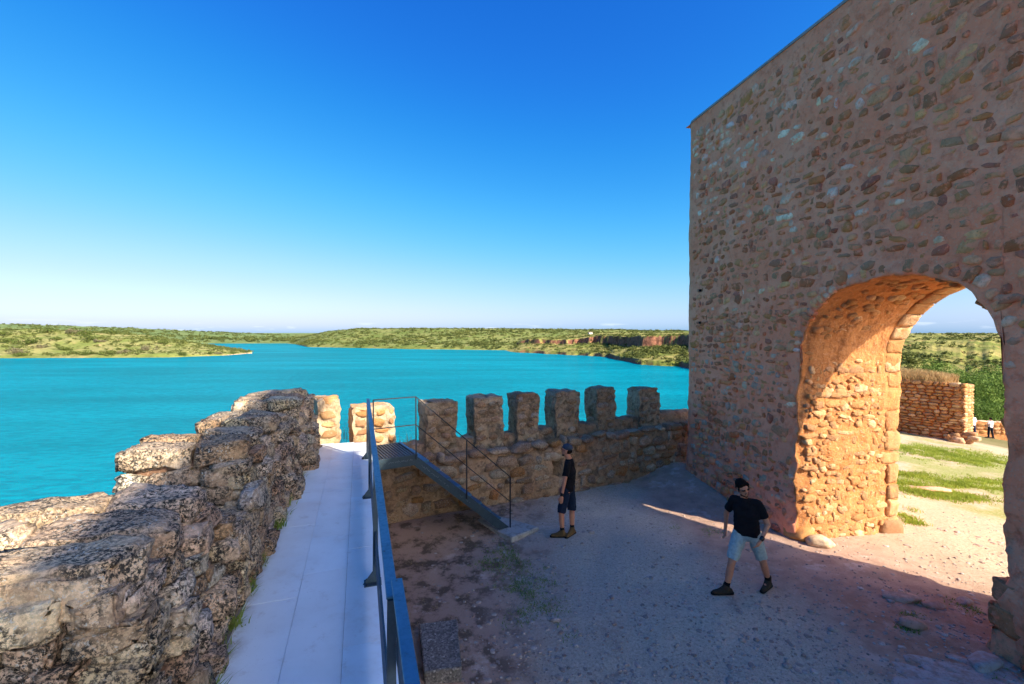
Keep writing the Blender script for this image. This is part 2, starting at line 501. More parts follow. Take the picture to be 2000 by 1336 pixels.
def ridge_h(K, T):
    px = 1000 + K * FPX
    y0 = 585 + 0 * px
    Y = y0 * (9.0 ** T)
    X = K * Y
    yt = itp(px, [(-900, 625), (0, 634), (200, 640), (400, 649), (520, 654.5), (600, 657.5), (680, 656), (1400, 655)])
    zt = EYE + (650 - yt) * 1400 / FPX
    Pn = np.stack([X.ravel() * 0.004, Y.ravel() * 0.004, 0 * X.ravel()], 1)
    nz_ = fbm(Pn, 5, 5).reshape(X.shape)
    q = (Y - y0)
    prof = 0.30 * sstep(2, 60, q) + 0.70 * sstep(60, 800, q)
    z = ZW - 1.5 + 1.6 * sstep(0, 8, q) + (zt - ZW) * prof + nz_ * 4.5 * sstep(5, 200, q)
    z = z + (EYE - 3 - z) * sstep(2400, 4200, Y)
    return np.stack([X, Y, z], -1), None
patch('far_ridge', pxk(-700), pxk(1100), 200, np.linspace(0, 1, 110) ** 1.15, ridge_h, M['ridge'], 'long wooded ridge along the far side of the water')

def mid_h(K, T):
    px = 1000 + K * FPX
    y0 = itp(px, [(540, 640), (575, 560), (600, 444), (800, 389), (970, 366), (1100, 352), (1500, 330)])
    Y = y0 - 3 + (np.exp(T * 2.2) - 1) / (math.exp(2.2) - 1) * 1800
    X = K * Y
    zt = itp(px, [(540, -9), (575, -6), (600, -2.0), (640, 4.4), (700, 9.0), (850, 9.0), (1000, 8.0), (1330, 5.6), (1500, 5.0)])
    Pn = np.stack([X.ravel() * 0.02, Y.ravel() * 0.02, 0 * X.ravel()], 1)
    nz_ = fbm(Pn, 5, 8).reshape(X.shape)
    q = Y - y0
    prof = 0.18 * sstep(0, 12, q) + 0.82 * sstep(8, 170, q)
    z = ZW - 1.2 + 1.2 * sstep(-3, 3, q) + (zt - ZW) * prof + nz_ * 2.2 * sstep(2, 60, q) * (1 - 0.7 * sstep(120, 220, q))
    return np.stack([X, Y, z], -1), None
patch('middle_hill', pxk(545), pxk(1480), 220, np.linspace(0, 1, 100), mid_h, M['hill'], 'rounded scrub hill across the water in the middle')

def shore_h(K, T):
    px = 1000 + K * FPX
    y0 = itp(px, [(975, 345), (1000, 327), (1100, 289), (1188, 262), (1200, 238), (1250, 200), (1330, 183), (1400, 150), (1500, 112), (1600, 84), (1700, 62), (1765, 50), (2600, 46)])
    Pk = np.stack([K.ravel() * 30, 0 * K.ravel(), 0 * K.ravel()], 1)
    y0 = y0 + fbm(Pk * 2, 3, 14).reshape(K.shape) * 5
    Y = y0 - 3 + T
    X = K * Y
    q = Y - y0
    land = sstep(1640, 1760, px)
    Pn = np.stack([X.ravel() * 0.035, Y.ravel() * 0.035, 0 * X.ravel()], 1)
    nz_ = fbm(Pn, 5, 21).reshape(X.shape); n2 = fbm(Pn * 5, 4, 22).reshape(X.shape)
    taper = sstep(975, 1030, px)
    cl = 62 + 16 * fbm(np.stack([X.ravel() * 0.05, 0 * X.ravel(), 3 + 0 * X.ravel()], 1), 4, 31).reshape(X.shape) + 4 * n2
    cliff = sstep(0, 1.6, q - cl) * 6.5 * (1 - 0.55 * land) * (0.55 + 0.45 * sstep(1080, 1180, px))
    zs = ZW - 1.2 + taper * (3.4 * sstep(-1, 6, q) + 3.4 * sstep(6, 55, q) + cliff + 2.0 * sstep(70, 240, q))
    zs = zs + (nz_ * 1.8 + n2 * 0.7) * sstep(0, 25, q) * (1 - 0.6 * sstep(60, 90, q))
    # the valley side seen through the archway
    zl = -7.0 - 2.0 * sstep(0, 25, q) + 9.0 * sstep(25, 150, q) + 1.0 * sstep(0, 14, q - 1.4 * cl) + 1.6 * sstep(120, 260, q) + nz_ * 2.4 * (1 - 0.6 * sstep(100, 200, q)) + n2 * 0.8
    z = zs * (1 - land) + zl * land
    return np.stack([X, Y, z], -1), None
patch('valley_shore', pxk(978), pxk(2500), 520, np.concatenate([np.linspace(0, 40, 34)[:-1], np.linspace(40, 100, 62)[:-1], 100 * 12.0 ** np.linspace(0, 1, 44)]), shore_h, M['shore'], 'rocky shore with red cliffs beyond the tower')

# castle mound and courtyard -----------------------------------------------------
A0 = np.array([4.55, 12.05]); DS = np.array([0.190, -0.982]); DN = np.array([0.982, 0.190])
U = np.array([-0.317, 0.948]); VV = np.array([0.948, 0.317])
def uv(u, v, z=None):
    p = U * u + VV * v
    return Vector((p[0], p[1], z)) if z is not None else p

def ground_h(x, y):
    x = np.asarray(x, float); y = np.asarray(y, float)
    q = (x - A0[0]) * DN[0] + (y - A0[1]) * DN[1] - 2.25
    z = -0.07 * np.clip(q, 0, 14.4) - 0.177 * np.clip(q - 14.4, 0, 15.0)
    P = np.stack([x.ravel(), y.ravel(), 0 * x.ravel()], 1)
    n1 = fbm(P * 0.55, 4, 41).reshape(x.shape); n2 = fbm(P * 2.6, 4, 43).reshape(x.shape)
    z = z + 0.05 * n1 + 0.022 * n2
    # banked earth along the battlement wall and under the stair
    dw = (10.12 + 0.526 * x - y) * 0.885
    z = z + 0.22 * sstep(1.6, 0.0, dw) * sstep(12, 6, y + 0 * x) * sstep(6.0, 2.0, x)
    dt = -((x - A0[0]) * DN[0] + (y - A0[1]) * DN[1])
    z = z + 0.30 * sstep(1.6, 0, np.abs(dt)) * sstep(8.8, 12.0, y) * (dt > -0.5)
    v = x * VV[0] + y * VV[1]
    L = np.minimum(v + 2.6, 11.9 + 0.526 * x - y + 34 * sstep(9.5, 19, x))
    L = np.minimum(L, (x - 0.5 * y) * 2 + 6 + 60 * (1 - sstep(12.5, 17, y)))
    e = sstep(0, -9, L + 1.0 * n1)
    z = z * (1 - e) + (ZW - 4) * e
    z = z - 7.5 * sstep(30.5, 44, q)
    return z

def build_ground():
    xs = np.concatenate([np.linspace(-26, -4, 30)[:-1], np.linspace(-4, 9, 210)[:-1], np.linspace(9, 26, 120)[:-1], np.linspace(26, 75, 70)])
    ys = np.concatenate([np.linspace(-30, 0, 30)[:-1], np.linspace(0, 14, 220)[:-1], np.linspace(14, 27, 90)[:-1], np.linspace(27, 60, 60)])
    X, Y = np.meshgrid(xs, ys, indexing='ij')
    Z = ground_h(X, Y)
    V = np.stack([X, Y, Z], -1).reshape(-1, 3)
    me = mesh_of('ground', V, quads(len(xs), len(ys)))
    m, n, l, b = new_mat('courtyard_ground', 0.96, 0.12)
    pos = n_coord(n, 'Position')
    s = n.new('ShaderNodeSeparateXYZ'); l.new(pos, s.inputs[0])
    # distance coordinates: along the court, and beyond the gate
    big = n_noise(n, l, 0.55, 6, pos, 0.65)
    mid = n_noise(n, l, 3.0, 6, pos, 0.7)
    fine = n_noise(n, l, 22, 5, pos, 0.75)
    grit = n_noise(n, l, 95, 3, pos, 0.7)
    earth = n_mix(n, l, n_range(n, l, mid, 0.38, 0.66), lin(200, 166, 144), lin(178, 146, 126))
    gravel = n_mix(n, l, n_range(n, l, fine, 0.40, 0.66), lin(218, 202, 176), lin(186, 168, 144))
    vor = n_vor(n, l, 55, pos)
    peb = n_ramp(n, l, vor.outputs['Color'], [(0.0, lin(136, 120, 110)), (0.5, lin(196, 174, 158)), (1.0, lin(236, 224, 210))])
    gravel = n_mix(n, l, n_range(n, l, grit, 0.42, 0.62, 0, 0.75), gravel, peb)
    # gravel lies over the middle of the court, bare earth along the walls
    w = n_math(n, l, 'ADD', n_math(n, l, 'MULTIPLY', s.outputs[0], 0.9), n_math(n, l, 'MULTIPLY', s.outputs[1], -0.05))
    w = n_math(n, l, 'ADD', w, n_math(n, l, 'MULTIPLY', n_math(n, l, 'SUBTRACT', big, 0.5), 3.0))
    gm = n_range(n, l, w, -0.7, 0.7)
    w2 = n_math(n, l, 'ADD', s.outputs[0], n_math(n, l, 'MULTIPLY', s.outputs[1], 0.2))
    w2 = n_math(n, l, 'ADD', w2, n_math(n, l, 'MULTIPLY', n_math(n, l, 'SUBTRACT', big, 0.5), 2.2))
    gm = n_math(n, l, 'MULTIPLY', gm, n_range(n, l, w2, 5.6, 4.6))
    c = n_mix(n, l, gm, earth, gravel)
    f9 = n_noise(n, l, 1.3, 7, pos, 0.72, 0.3)
    c = n_mix(n, l, n_range(n, l, f9, 0.56, 0.68, 0, 0.55), c, lin(232, 212, 196))
    c = n_mix(n, l, n_range(n, l, f9, 0.42, 0.30, 0, 0.5), c, lin(150, 122, 108))
    # redder soil at the foot of the gate
    rd = n_math(n, l, 'MULTIPLY', n_range(n, l, w2, 5.0, 6.2), n_range(n, l, s.outputs[1], 7.2, 6.0))
    rd = n_math(n, l, 'MULTIPLY', rd, n_range(n, l, mid, 0.35, 0.6, 0.3, 1))
    c = n_mix(n, l, n_math(n, l, 'MULTIPLY', rd, 0.5), c, lin(172, 114, 80))
    # dry straw and dark litter near the wall feet
    lit = n_math(n, l, 'MULTIPLY', n_range(n, l, mid, 0.47, 0.60), n_range(n, l, w, 0.3, -0.9, 0, 0.85))
    c = n_mix(n, l, lit, c, lin(108, 92, 76))
    # beyond the gate: pale dust
    bq = n_math(n, l, 'ADD', n_math(n, l, 'MULTIPLY', s.outputs[0], 0.982), n_math(n, l, 'MULTIPLY', s.outputs[1], 0.19))
    c = n_mix(n, l, n_range(n, l, bq, 7.3, 9.4), c, n_mix(n, l, n_range(n, l, fine, 0.4, 0.68), lin(212, 188, 156), lin(182, 156, 126)))
    gr = n_math(n, l, 'MULTIPLY', n_range(n, l, bq, 11.0, 13.0), n_range(n, l, n_noise(n, l, 0.42, 6, pos, 0.65), 0.42, 0.56))
    gr = n_math(n, l, 'MULTIPLY', gr, n_range(n, l, bq, 24.5, 21.5))
    c = n_mix(n, l, n_math(n, l, 'MULTIPLY', gr, n_range(n, l, fine, 0.3, 0.6, 0.35, 0.8)), c, lin(132, 148, 58))
    # the outer slopes of the castle rock
    c = n_mix(n, l, n_range(n, l, s.outputs[2], -1.2, -2.5), c, n_mix(n, l, big, lin(120, 116, 66), lin(150, 130, 92)))
    g = n.new('ShaderNodeNewGeometry'); s2 = n.new('ShaderNodeSeparateXYZ'); l.new(g.outputs['Normal'], s2.inputs[0])
    c = n_mix(n, l, n_range(n, l, s2.outputs[2], 0.75, 0.55), c, n_mix(n, l, mid, lin(150, 112, 84), lin(96, 78, 62)))
    l.new(c, b.inputs['Base Color'])
    h = n_math(n, l, 'ADD', n_math(n, l, 'MULTIPLY', fine, 1.0), n_math(n, l, 'MULTIPLY', grit, 0.7))
    n_bump(n, l, b, h, 0.75, 0.03)
    structure(link('ground', me, m), 'gravel and earth courtyard ground')
build_ground()

def gz(x, y): return float(ground_h(np.array([x]), np.array([y]))[0])

# ------------------------------------------------------------------ masonry helper
def colour_jit(c, g, a=0.12):
    k = 1 + g.uniform(-a, a); return tuple(max(0, min(1, x * k * (1 + g.uniform(-a * .4, a * .4)))) for x in c[:3]) + (1.0,)

STONE_V = []
def broken_stone(seed):
    """a split stone: irregular outline, flattish uneven face outwards (+y)"""
    g = np.random.default_rng(seed)
    n = int(g.integers(7, 12))
    a = np.sort((np.arange(n) + g.uniform(-0.32, 0.32, n)) / n * 2 * math.pi) + g.uniform(0, 1)
    k = g.uniform(2.4, 5.0)
    r = (np.abs(np.cos(a)) ** k + np.abs(np.sin(a)) ** k) ** (-1 / k) * g.uniform(0.72, 1.06, n)
    ring = np.stack([r * np.cos(a), 0 * a, r * np.sin(a)], 1)
    rings = []
    for (sc_, y, jr, jy) in ((1.06, -1.0, .02, 0), (1.0, 0.10, .04, .10), (0.86, 0.42, .06, .10), (0.48, 0.55, .09, .14)):
        p = ring * sc_ + g.uniform(-jr, jr, (n, 3)); p[:, 1] = y + g.uniform(-jy, jy, n); rings.append(p)
    V = np.concatenate(rings + [np.array([[g.uniform(-.1, .1), 0.58, g.uniform(-.1, .1)]])])
    F = []
    for q in range(3):
        for i in range(n):
            b, c = q * n + i, q * n + (i + 1) % n
            F += [(b, c, c + n), (b, c + n, b + n)]
    for i in range(n): F.append((3 * n + i, 3 * n + (i + 1) % n, 4 * n))
    return V, np.array(F)[:, ::-1].copy()
for i_ in range(40): STONE_V.append(broken_stone(100 + i_))
STONE_M = [mesh_of('stone_shape', P, F) for P, F in STONE_V]
for me_ in STONE_M: me_.materials.append(M['stone'])
STONE_M3 = [m_.copy() for m_ in STONE_M]
for me_ in STONE_M3: me_.materials.clear(); me_.materials.append(M['tower_stone'])
STONE_M4 = [m_.copy() for m_ in STONE_M]
for me_ in STONE_M4: me_.materials.clear(); me_.materials.append(M['jamb_stone'])
STONE_M2 = [m_.copy() for m_ in STONE_M]
for me_ in STONE_M2: me_.materials.clear(); me_.materials.append(M['old_stone'])

class Mass:
    """stones too small or too many to stand alone, one mesh with a colour per stone"""
    def __init__(s): s.V = []; s.F = []; s.C = []; s.n = 0
    def add(s, P, F, col):
        s.V.append(P); s.F.append(F + s.n); s.n += len(P)
        s.C.append(np.tile(np.array(col), (len(P), 1)))
    def build(s, name, mat, parent=None):
        if not s.V: return None
        me = mesh_of(name, np.concatenate(s.V), np.concatenate(s.F))
        a = me.color_attributes.new('col', 'FLOAT_COLOR', 'POINT')
        a.data.foreach_set('color', np.concatenate(s.C).astype(np.float32).ravel())
        o = link(name, me, mat, parent); o['kind'] = 'stuff'
        return o

def frame_matrix(o, ex, en, ez):
    """columns: along, depth (outwards), up"""
    return Matrix(((ex[0], en[0], ez[0], o[0]), (ex[1], en[1], ez[1], o[1]), (ex[2], en[2], ez[2], o[2]), (0, 0, 0, 1)))

def put_stone(parent, origin, ex, en, ez, half, rot, col, g, meshes=None, name='stone'):
    meshes = meshes or STONE_M
    me = meshes[int(g.integers(len(meshes)))]
    Mx = frame_matrix(origin, ex, en, ez) @ Matrix.Rotation(rot, 4, 'Y') @ Matrix.Diagonal((half[0], half[1], half[2], 1))
    o = bpy.data.objects.new(name, me); COL.objects.link(o)
    o.parent = parent
    o.matrix_basis = Mx
    o.color = col
    return o

def mass_stone(mass, origin, ex, en, ez, half, rot, col, g):
    P, F = STONE_V[int(g.integers(len(STONE_V)))]
    Mx = np.array(frame_matrix(origin, ex, en, ez) @ Matrix.Rotation(rot, 4, 'Y') @ Matrix.Diagonal((half[0], half[1], half[2], 1)))
    mass.add(P @ Mx[:3, :3].T + Mx[:3, 3], F, col)

def courses(s0, s1, z0, z1, hmin, hmax, wmin, wmax, gap, g, skip=0.05):
    out = []; z = z0
    while z < z1:
        h = g.uniform(hmin, hmax)
        s = s0 - g.uniform(0, wmax)
        while s < s1:
            w = g.uniform(wmin, wmax) * (1 if g.random() < 0.75 else 0.55)
            if g.random() > skip:
                hh = h * g.uniform(0.55, 1.0)
                out.append((s + w / 2, z + h / 2 + g.uniform(-.25, .25) * h, w / 2, hh / 2))
            s += w + g.uniform(gap[0], gap[1])
        z += h + g.uniform(gap[0], gap[1]) * 0.5
    return out

V3 = lambda a, z=0.0: np.array([a[0], a[1], z])

# ------------------------------------------------------------------ the gate tower
def build_tower():
    T = empty('gate_tower', (A0[0], A0[1], 0))
    tag(T, 'tall rubble stone gate tower pierced by a round archway', 'tower')
    org = np.array([A0[0], A0[1], 0.0])
    TOP = 9.22; SL, SR = 3.79, 6.76; MID = (SL + SR) / 2; RA = (SR - SL) / 2; ZS = 3.18; W = 2.25; SEND = 13.4
    def loc(s, w, z):                                    # in the tower's own frame (parent at A0)
        return np.stack([DS[0] * s + DN[0] * w, DS[1] * s + DN[1] * w, z + 0 * s + 0 * w], -1)
    zlow = np.linspace(-0.45, ZS, 62); zup = np.linspace(ZS, TOP, 96)
    zall = np.concatenate([zlow, zup[1:]])
    V = []; F = []; cnt = [0]; MI = []
    def addgrid(P, flip=False, mi=0):
        nu, nv = P.shape[:2]
        q = quads(nu, nv, cnt[0], flip); F.append(q); V.append(P.reshape(-1, 3)); cnt[0] += nu * nv
        MI.append(np.full(len(q), mi))
    RC = 0.32
    def panel(svals, wvals, zv, flip, mi=0):
        S = np.asarray(svals)[:, None] + 0 * zv[None, :]; Wd = np.asarray(wvals)[:, None] + 0 * zv[None, :]
        addgrid(loc(S, Wd, zv[None, :] + 0 * S), flip, mi)
    # left end, rounded corner, left part of the front
    ph = np.linspace(0, math.pi / 2, 9)
    s_l = np.concatenate([np.zeros(14), RC - RC * np.cos(ph), np.linspace(RC, SL, 66)[1:]])
    w_l = np.concatenate([np.linspace(W, RC, 15)[:-1], RC - RC * np.sin(ph), np.zeros(65)])
    panel(s_l, w_l, zall, True)
    s_r = np.concatenate([np.linspace(SR, 10.2, 50), np.linspace(10.2, SEND, 14)[1:]])
    panel(s_r, 0 * s_r, zall, True)
    # the opening's outline, fuller on the near side where the arch is broken out
    th = np.linspace(math.pi, 0, 61)
    cx_ = 0.30 * np.cos(th) + 0.70 * np.linspace(-1, 1, len(th)); cx_[0] = -1; cx_[-1] = 1
    def outline(w):
        f = 1 - sstep(0, 1.1, np.array(w))
        n_ = np.where(cx_ < 0, 2.05 + 0.25 * f, 2.05 + 0.65 * f)
        return MID + RA * cx_, ZS + (RA + 0.02) * np.clip(1 - np.abs(cx_) ** n_, 0, 1) ** (1 / n_)
    for w, flip in ((0.0, True), (W, False)):
        so, zo = outline(w)
        t = np.linspace(0, 1, len(zup))
        S = so[:, None] + 0 * t[None, :]; Z = zo[:, None] + (TOP - zo[:, None]) * t[None, :]
        addgrid(loc(S, w + 0 * S, Z), flip)
    # back panels
    panel(np.linspace(0, SL, 30), np.full(30, W), zall, False)
    panel(np.linspace(SR, SEND, 40), np.full(40, W), zall, False)
    # inside of the archway
    wv = np.linspace(0, W, 48)
    Sg = []; Zg = []
    for w in wv:
        so, zo = outline(w)
        Sg.append(np.concatenate([np.full(61, SL), so, np.full(61, SR)]))
        Zg.append(np.concatenate([zlow[:-1], zo, zlow[::-1][1:]]))
    Sg = np.array(Sg); Zg = np.array(Zg)
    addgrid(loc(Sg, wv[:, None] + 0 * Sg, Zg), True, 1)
    # top
    ss = np.linspace(0, SEND, 30); ww = np.linspace(0.0, W, 6)
    SS, WW = np.meshgrid(ss, ww, indexing='ij')
    addgrid(loc(SS, WW, np.full_like(SS, TOP - 0.001)), False)
    V = np.concatenate(V); F = np.concatenate(F); MI = np.concatenate(MI)
    s_ = V @ np.array([DS[0], DS[1], 0]); w_ = V @ np.array([DN[0], DN[1], 0]); z_ = V[:, 2]
    # how near a vertex is to the opening's edge
    dx = np.abs(s_ - MID); rr = np.where(z_ < ZS, dx - RA, np.hypot(dx, z_ - ZS) - RA)
    edge = np.exp(-(rr / 0.16) ** 2) * np.exp(-(np.minimum(np.abs(w_), np.abs(w_ - W)) / 0.22) ** 2)
    inner = (np.abs(rr) < 0.05) & (w_ > 0.02)
    fade = 1 - sstep(TOP - 0.25, TOP - 0.02, z_)
    D = vfbm(V * 1.1, 3, 51) * 0.035 + vfbm(V * 5.5, 3, 61) * 0.028 + vfbm(V * 15, 2, 71) * 0.014
    face = ((w_ < 0.02) | (w_ > W - 0.02)) & (s_ > 0.4)
    nv = np.array([DN[0], DN[1], 0.0]); Dn = (D @ nv)[:, None] * nv
    D = np.where(face[:, None], Dn + 0.25 * (D - Dn), D)
    amp = np.where(inner, 1.25, 0.75 + 0.8 * (1 - sstep(0.5, 3.0, z_)))
    V2 = V + D * (amp * (0.12 + 0.88 * fade))[:, None]
    V2 += vfbm(V * 3.4, 3, 81) * (edge * 0.11 * fade)[:, None] + vfbm(V * 9.0, 2, 85) * (edge * 0.05 * fade)[:, None]
    # soften the arris
    inw = np.stack([np.sign(s_ - MID) * DS[0], np.sign(s_ - MID) * DS[1], 0 * s_], 1)
    V2 += inw * (edge * 0.05)[:, None]
    # spreading foot
    foot = 1 - sstep(-0.2, 1.4, z_)
    V2 -= np.stack([DN[0] + 0 * s_, DN[1] + 0 * s_, 0 * s_], 1) * (foot * 0.10 * (w_ < 0.05) * (1 - edge))[:, None]
    me = mesh_of('wall', V2, F)
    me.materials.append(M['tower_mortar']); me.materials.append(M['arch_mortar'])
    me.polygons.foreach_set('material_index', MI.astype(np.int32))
    bm = bmesh.new(); bm.from_mesh(me); bmesh.ops.remove_doubles(bm, verts=bm.verts, dist=1e-4); bm.to_mesh(me); bm.free()
    link('wall', me, None, T)
    # capping strip along the top
    cp = MB()
    pts = [(0.0, W), (0.0, RC), (RC * 0.3, RC * 0.3), (RC, 0.0), (SEND, 0.0), (SEND, W)]
    P = [loc(np.array(a - 0.02 if i < 4 else a), np.array(b - 0.022 if 1 < i < 5 else b), np.array(TOP)) for i, (a, b) in enumerate(pts)]
    cp.prism([tuple(p) for p in P], (0, 0, 0.05))
    cp.build('capping', plain_mat('zinc_capping', lin(150, 146, 140), 0.6, 0.4, 0.2), T)
    # stones set in the front
    g = np.random.default_rng(11)
    EX = np.array([DS[0], DS[1], 0]); EN = np.array([-DN[0], -DN[1], 0]); EZ = np.array([0, 0, 1.0])
    cand = []
    for (s, z, a, b) in courses(0.1, 9.4, 4.2, TOP - 0.12, 0.10, 0.19, 0.09, 0.33, (0.02, 0.08), g, 0.06) + \
                        courses(0.1, 9.4, -0.1, 4.2, 0.09, 0.18, 0.08, 0.30, (0.01, 0.06), g, 0.06):
        if s < 0.34 + a or s > 9.4: continue
        dx = abs(s - MID); r_ = dx - RA if z < ZS else math.hypot(dx, z - ZS) - RA
        if z < ZS + 0.9 and SL - 0.05 < s + 0 < SR + 0.05: r_ = min(r_, max(dx - RA, -1) if z < ZS else r_)
        if r_ < 0.12 + a * 0.75 + (0.12 if s > MID else 0): continue
        if z > TOP - 0.15 - b: continue
        p = org + EX * s + EZ * z
        size = a * b / max(1, (p[1]) ** 2 + p[0] ** 2)
        r0 = g.random()
        if z > 6.7 + 0.12 * s and r0 < 0.40: col = PAL_PALE[g.integers(4)]
        elif z < 3.6 and s < 3.4 and r0 < 0.30: col = (lin(206, 178, 150), lin(190, 166, 144))[g.integers(2)]
        elif r0 < 0.07: col = PAL_PALE[g.integers(4)]
        else: col = PAL_TOWER[g.integers(len(PAL_TOWER))]
        proud = g.uniform(-0.008, 0.020) + (0.010 if z < 1.5 else 0)
        kz = g.choice([0.75, 1.0, 1.15, 1.5], p=[.2, .35, .3, .15])
        if z < 0.9: p = p + EN * 0.10 * (1 - float(sstep(-.2, 1.4, z)))
        if s < RC: p = p - EN * (RC - math.sqrt(max(0, RC * RC - (RC - s) ** 2))) ; 
        cand.append((size, p - org + EN * (proud - 0.016), EX, EN, EZ, (a * kz, 0.055, b * 1.1 * kz), g.uniform(-.3, .3), colour_jit(col, g, .2), True))
    # stones of the lit jamb (plane s = SL, running in depth) and a few on the other jamb
    JX = np.array([DN[0], DN[1], 0]); JN = np.array([DS[0], DS[1], 0])
    for (w, z, a, b) in courses(0.18, 1.85, -0.1, 3.6, 0.10, 0.24, 0.12, 0.36, (0.0, 0.035), g, 0.04):
        if w < 0.2 or w > 1.86: continue
        z = z + g.uniform(-.06, .06); p = org + EX * SL + JX * w + EZ * z
        k = 2.2 if z < 3.0 else 1
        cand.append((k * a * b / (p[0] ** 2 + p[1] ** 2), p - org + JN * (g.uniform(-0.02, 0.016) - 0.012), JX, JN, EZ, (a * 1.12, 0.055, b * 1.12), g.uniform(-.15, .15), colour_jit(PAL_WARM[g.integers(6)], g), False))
    for (w, z, a, b) in courses(0.45, 1.8, 0, 3.1, 0.16, 0.25, 0.2, 0.3, (0.03, 0.08), g, 0.1):
        p = org + EX * SR + JX * w + EZ * z
        cand.append((0, p - org - JN * (-0.03), JX, -JN, EZ, (a, 0.08, b), 0, colour_jit(PAL_WARM[g.integers(6)], g), False))
    t = 0.05
    while t < 0.99:
        aa = t * math.pi; cxx = -math.cos(aa); nn_ = 2.3 if cxx < 0 else 3.1
        zz = ZS + (RA + .02) * max(0, 1 - abs(cxx) ** nn_) ** (1 / nn_); sx_ = MID + RA * cxx
        rad = np.array([sx_ - MID, zz - ZS]); rad = rad / np.linalg.norm(rad)
        h_ = g.uniform(.09, .17); w_r = g.uniform(.12, .24)
        o_ = w_r * 0.55 + g.uniform(-.03, .03)
        p = EX * (sx_ + rad[0] * o_) + EZ * (zz + rad[1] * o_)
        cand.append((0.0006, p - EN * 0.02, EX, EN, EZ, (w_r / 2, 0.07, h_ / 2), -math.atan2(rad[1], rad[0]) + g.uniform(-.25, .25), colour_jit((PAL_TOWER + PAL_PALE)[g.integers(12)], g, .2), True))
        t += h_ / (math.pi * RA) * 1.25
    for (w, z, a, b) in courses(0.15, 1.9, 0.0, 3.6, 0.06, 0.14, 0.06, 0.20, (0.02, 0.10), g, 0.2):
        if w < 0.16 or w > 1.9: continue
        cand.append((0, EX * SL + JX * w + EZ * z - JN * 0.015, JX, JN, EZ, (a * 1.1, 0.06, b * 1.1), g.uniform(-.6, .6), colour_jit(PAL_WARM[g.integers(6)], g), False))
    # small stones in the vault
    for k in range(150):
        t = g.uniform(0.12, 0.95) * math.pi; w = g.uniform(0.25, 1.9)
        nr = np.array([0, 0, -math.sin(t)]) - EX * (-math.cos(t)) * -1
        nr = -(EX * -math.cos(t) + EZ * math.sin(t))
        p = EX * (MID - RA * math.cos(t)) + JX * w + EZ * (ZS + RA * math.sin(t))
        tx = np.cross(nr, JX)
        a = g.uniform(.06, .13)
        cand.append((0.4 * a * a * .5 / 70, p - nr * 0.05, JX, nr, tx, (a, 0.065, a * .55), g.uniform(-.3, .3), colour_jit(PAL_WARM[g.integers(6)], g), False))
    cand.sort(key=lambda c: -c[0])
    for c in cand[:300]: put_stone(T, c[1], c[2], c[3], c[4], c[5], c[6], c[7], g, STONE_M3 if c[8] else STONE_M4)
    mass, mass2 = Mass(), Mass()
    for c in cand[300:]: mass_stone(mass if c[8] else mass2, c[1], c[2], c[3], c[4], c[5], c[6], c[7], g)
    mass.build('small_stones', M['tower_stone_mass'], T); mass2.build('arch_stones', M['jamb_stone_mass'], T)
    # dressed quoins at the far edge of the left jamb and voussoirs round the far arch
    z = -0.15
    while z < 3.15:
        h = g.uniform(0.16, 0.46); wd = g.uniform(0.26, 0.46)
        me = ashlar_mesh('quoin', (wd / 2, 0.10, h / 2 - 0.006), int(g.integers(9999)), 0.022, 8, 0.02)
        o = link('quoin', me, M['jamb_stone'], T); o.color = colour_jit(PAL_WARM[g.integers(6)], g)
        o.matrix_basis = frame_matrix(EX * (SL - 0.092 + g.uniform(0, .022)) + JX * (W - wd / 2 + 0.005) + EZ * (z + h / 2), JX, JN, EZ)
        z += h
    nvs = 17
    for k in range(nvs):
        t = (k + 0.5) / nvs * math.pi
        nr = -(EX * -math.cos(t) + EZ * math.sin(t)); tx = np.cross(nr, JX)
        p = EX * (MID - (RA + 0.085) * math.cos(t)) + JX * (W - 0.19) + EZ * (ZS + (RA + 0.085) * math.sin(t))
        me = ashlar_mesh('voussoir', (0.20, 0.10, math.pi * RA / nvs / 2 * 1.0), 700 + k, 0.010, 6)
        o = link('voussoir', me, M['jamb_stone'], T); o.color = colour_jit(PAL_WARM[g.integers(6)], g)
        o.matrix_basis = frame_matrix(p, JX, nr, tx)
    # the big worn blocks at the foot of the near jamb
    for (s, w, z, d, sd) in [(SR + 0.22, 0.20, 0.12, (0.30, 0.26, 0.17), 5), (SR + 0.24, 0.20, 0.44, (0.29, 0.24, 0.15), 6),
                             (SR + 0.20, 0.19, 0.76, (0.27, 0.23, 0.14), 7),
                             (SR + 0.66, 0.10, 0.22, (0.30, 0.26, 0.22), 9), (SR + 0.62, 0.10, 0.62, (0.28, 0.22, 0.2), 10)]:
        me = ashlar_mesh('stone', d, 900 + sd, 0.045, 10, 0.05)
        o = link('stone', me, M['tower_stone'], T); o.color = colour_jit((PAL_TOWER[0], PAL_TOWER[2], PAL_TOWER[7])[sd % 3], g)
        o.matrix_basis = frame_matrix(EX * s + JX * w + EZ * z, EX, EN, EZ)
    # foot stones under the left jamb
    for (s, w, z, d, sd) in [(SL - 0.10, 0.12, 0.08, (0.20, 0.22, 0.17), 21), (SL - 0.06, 2.1, 0.05, (0.16, 0.25, 0.2), 22)]:
        me = rock_mesh('stone', 3, 900 + sd, d, k=3.6, rough=0.16, freq=1.8, cuts=5)
        o = link('stone', me, M['stone'], T); o.color = colour_jit(PAL_WARM[sd % 6], g)
        o.matrix_basis = frame_matrix(EX * s + JX * w + EZ * z, EX, EN, EZ)
    # two small dark sensor boxes on the wall by the corner
    for zz in (6.35 - 1.45, 5.55 - 1.45):
        b_ = MB(); c = EX * 0.75 + EZ * zz + EN * 0.03
        b_.box(tuple(c), (0.05, 0.05, 0.06)); b_.build('peg', plain_mat('dark_peg', lin(36, 32, 30)), T)
build_tower()

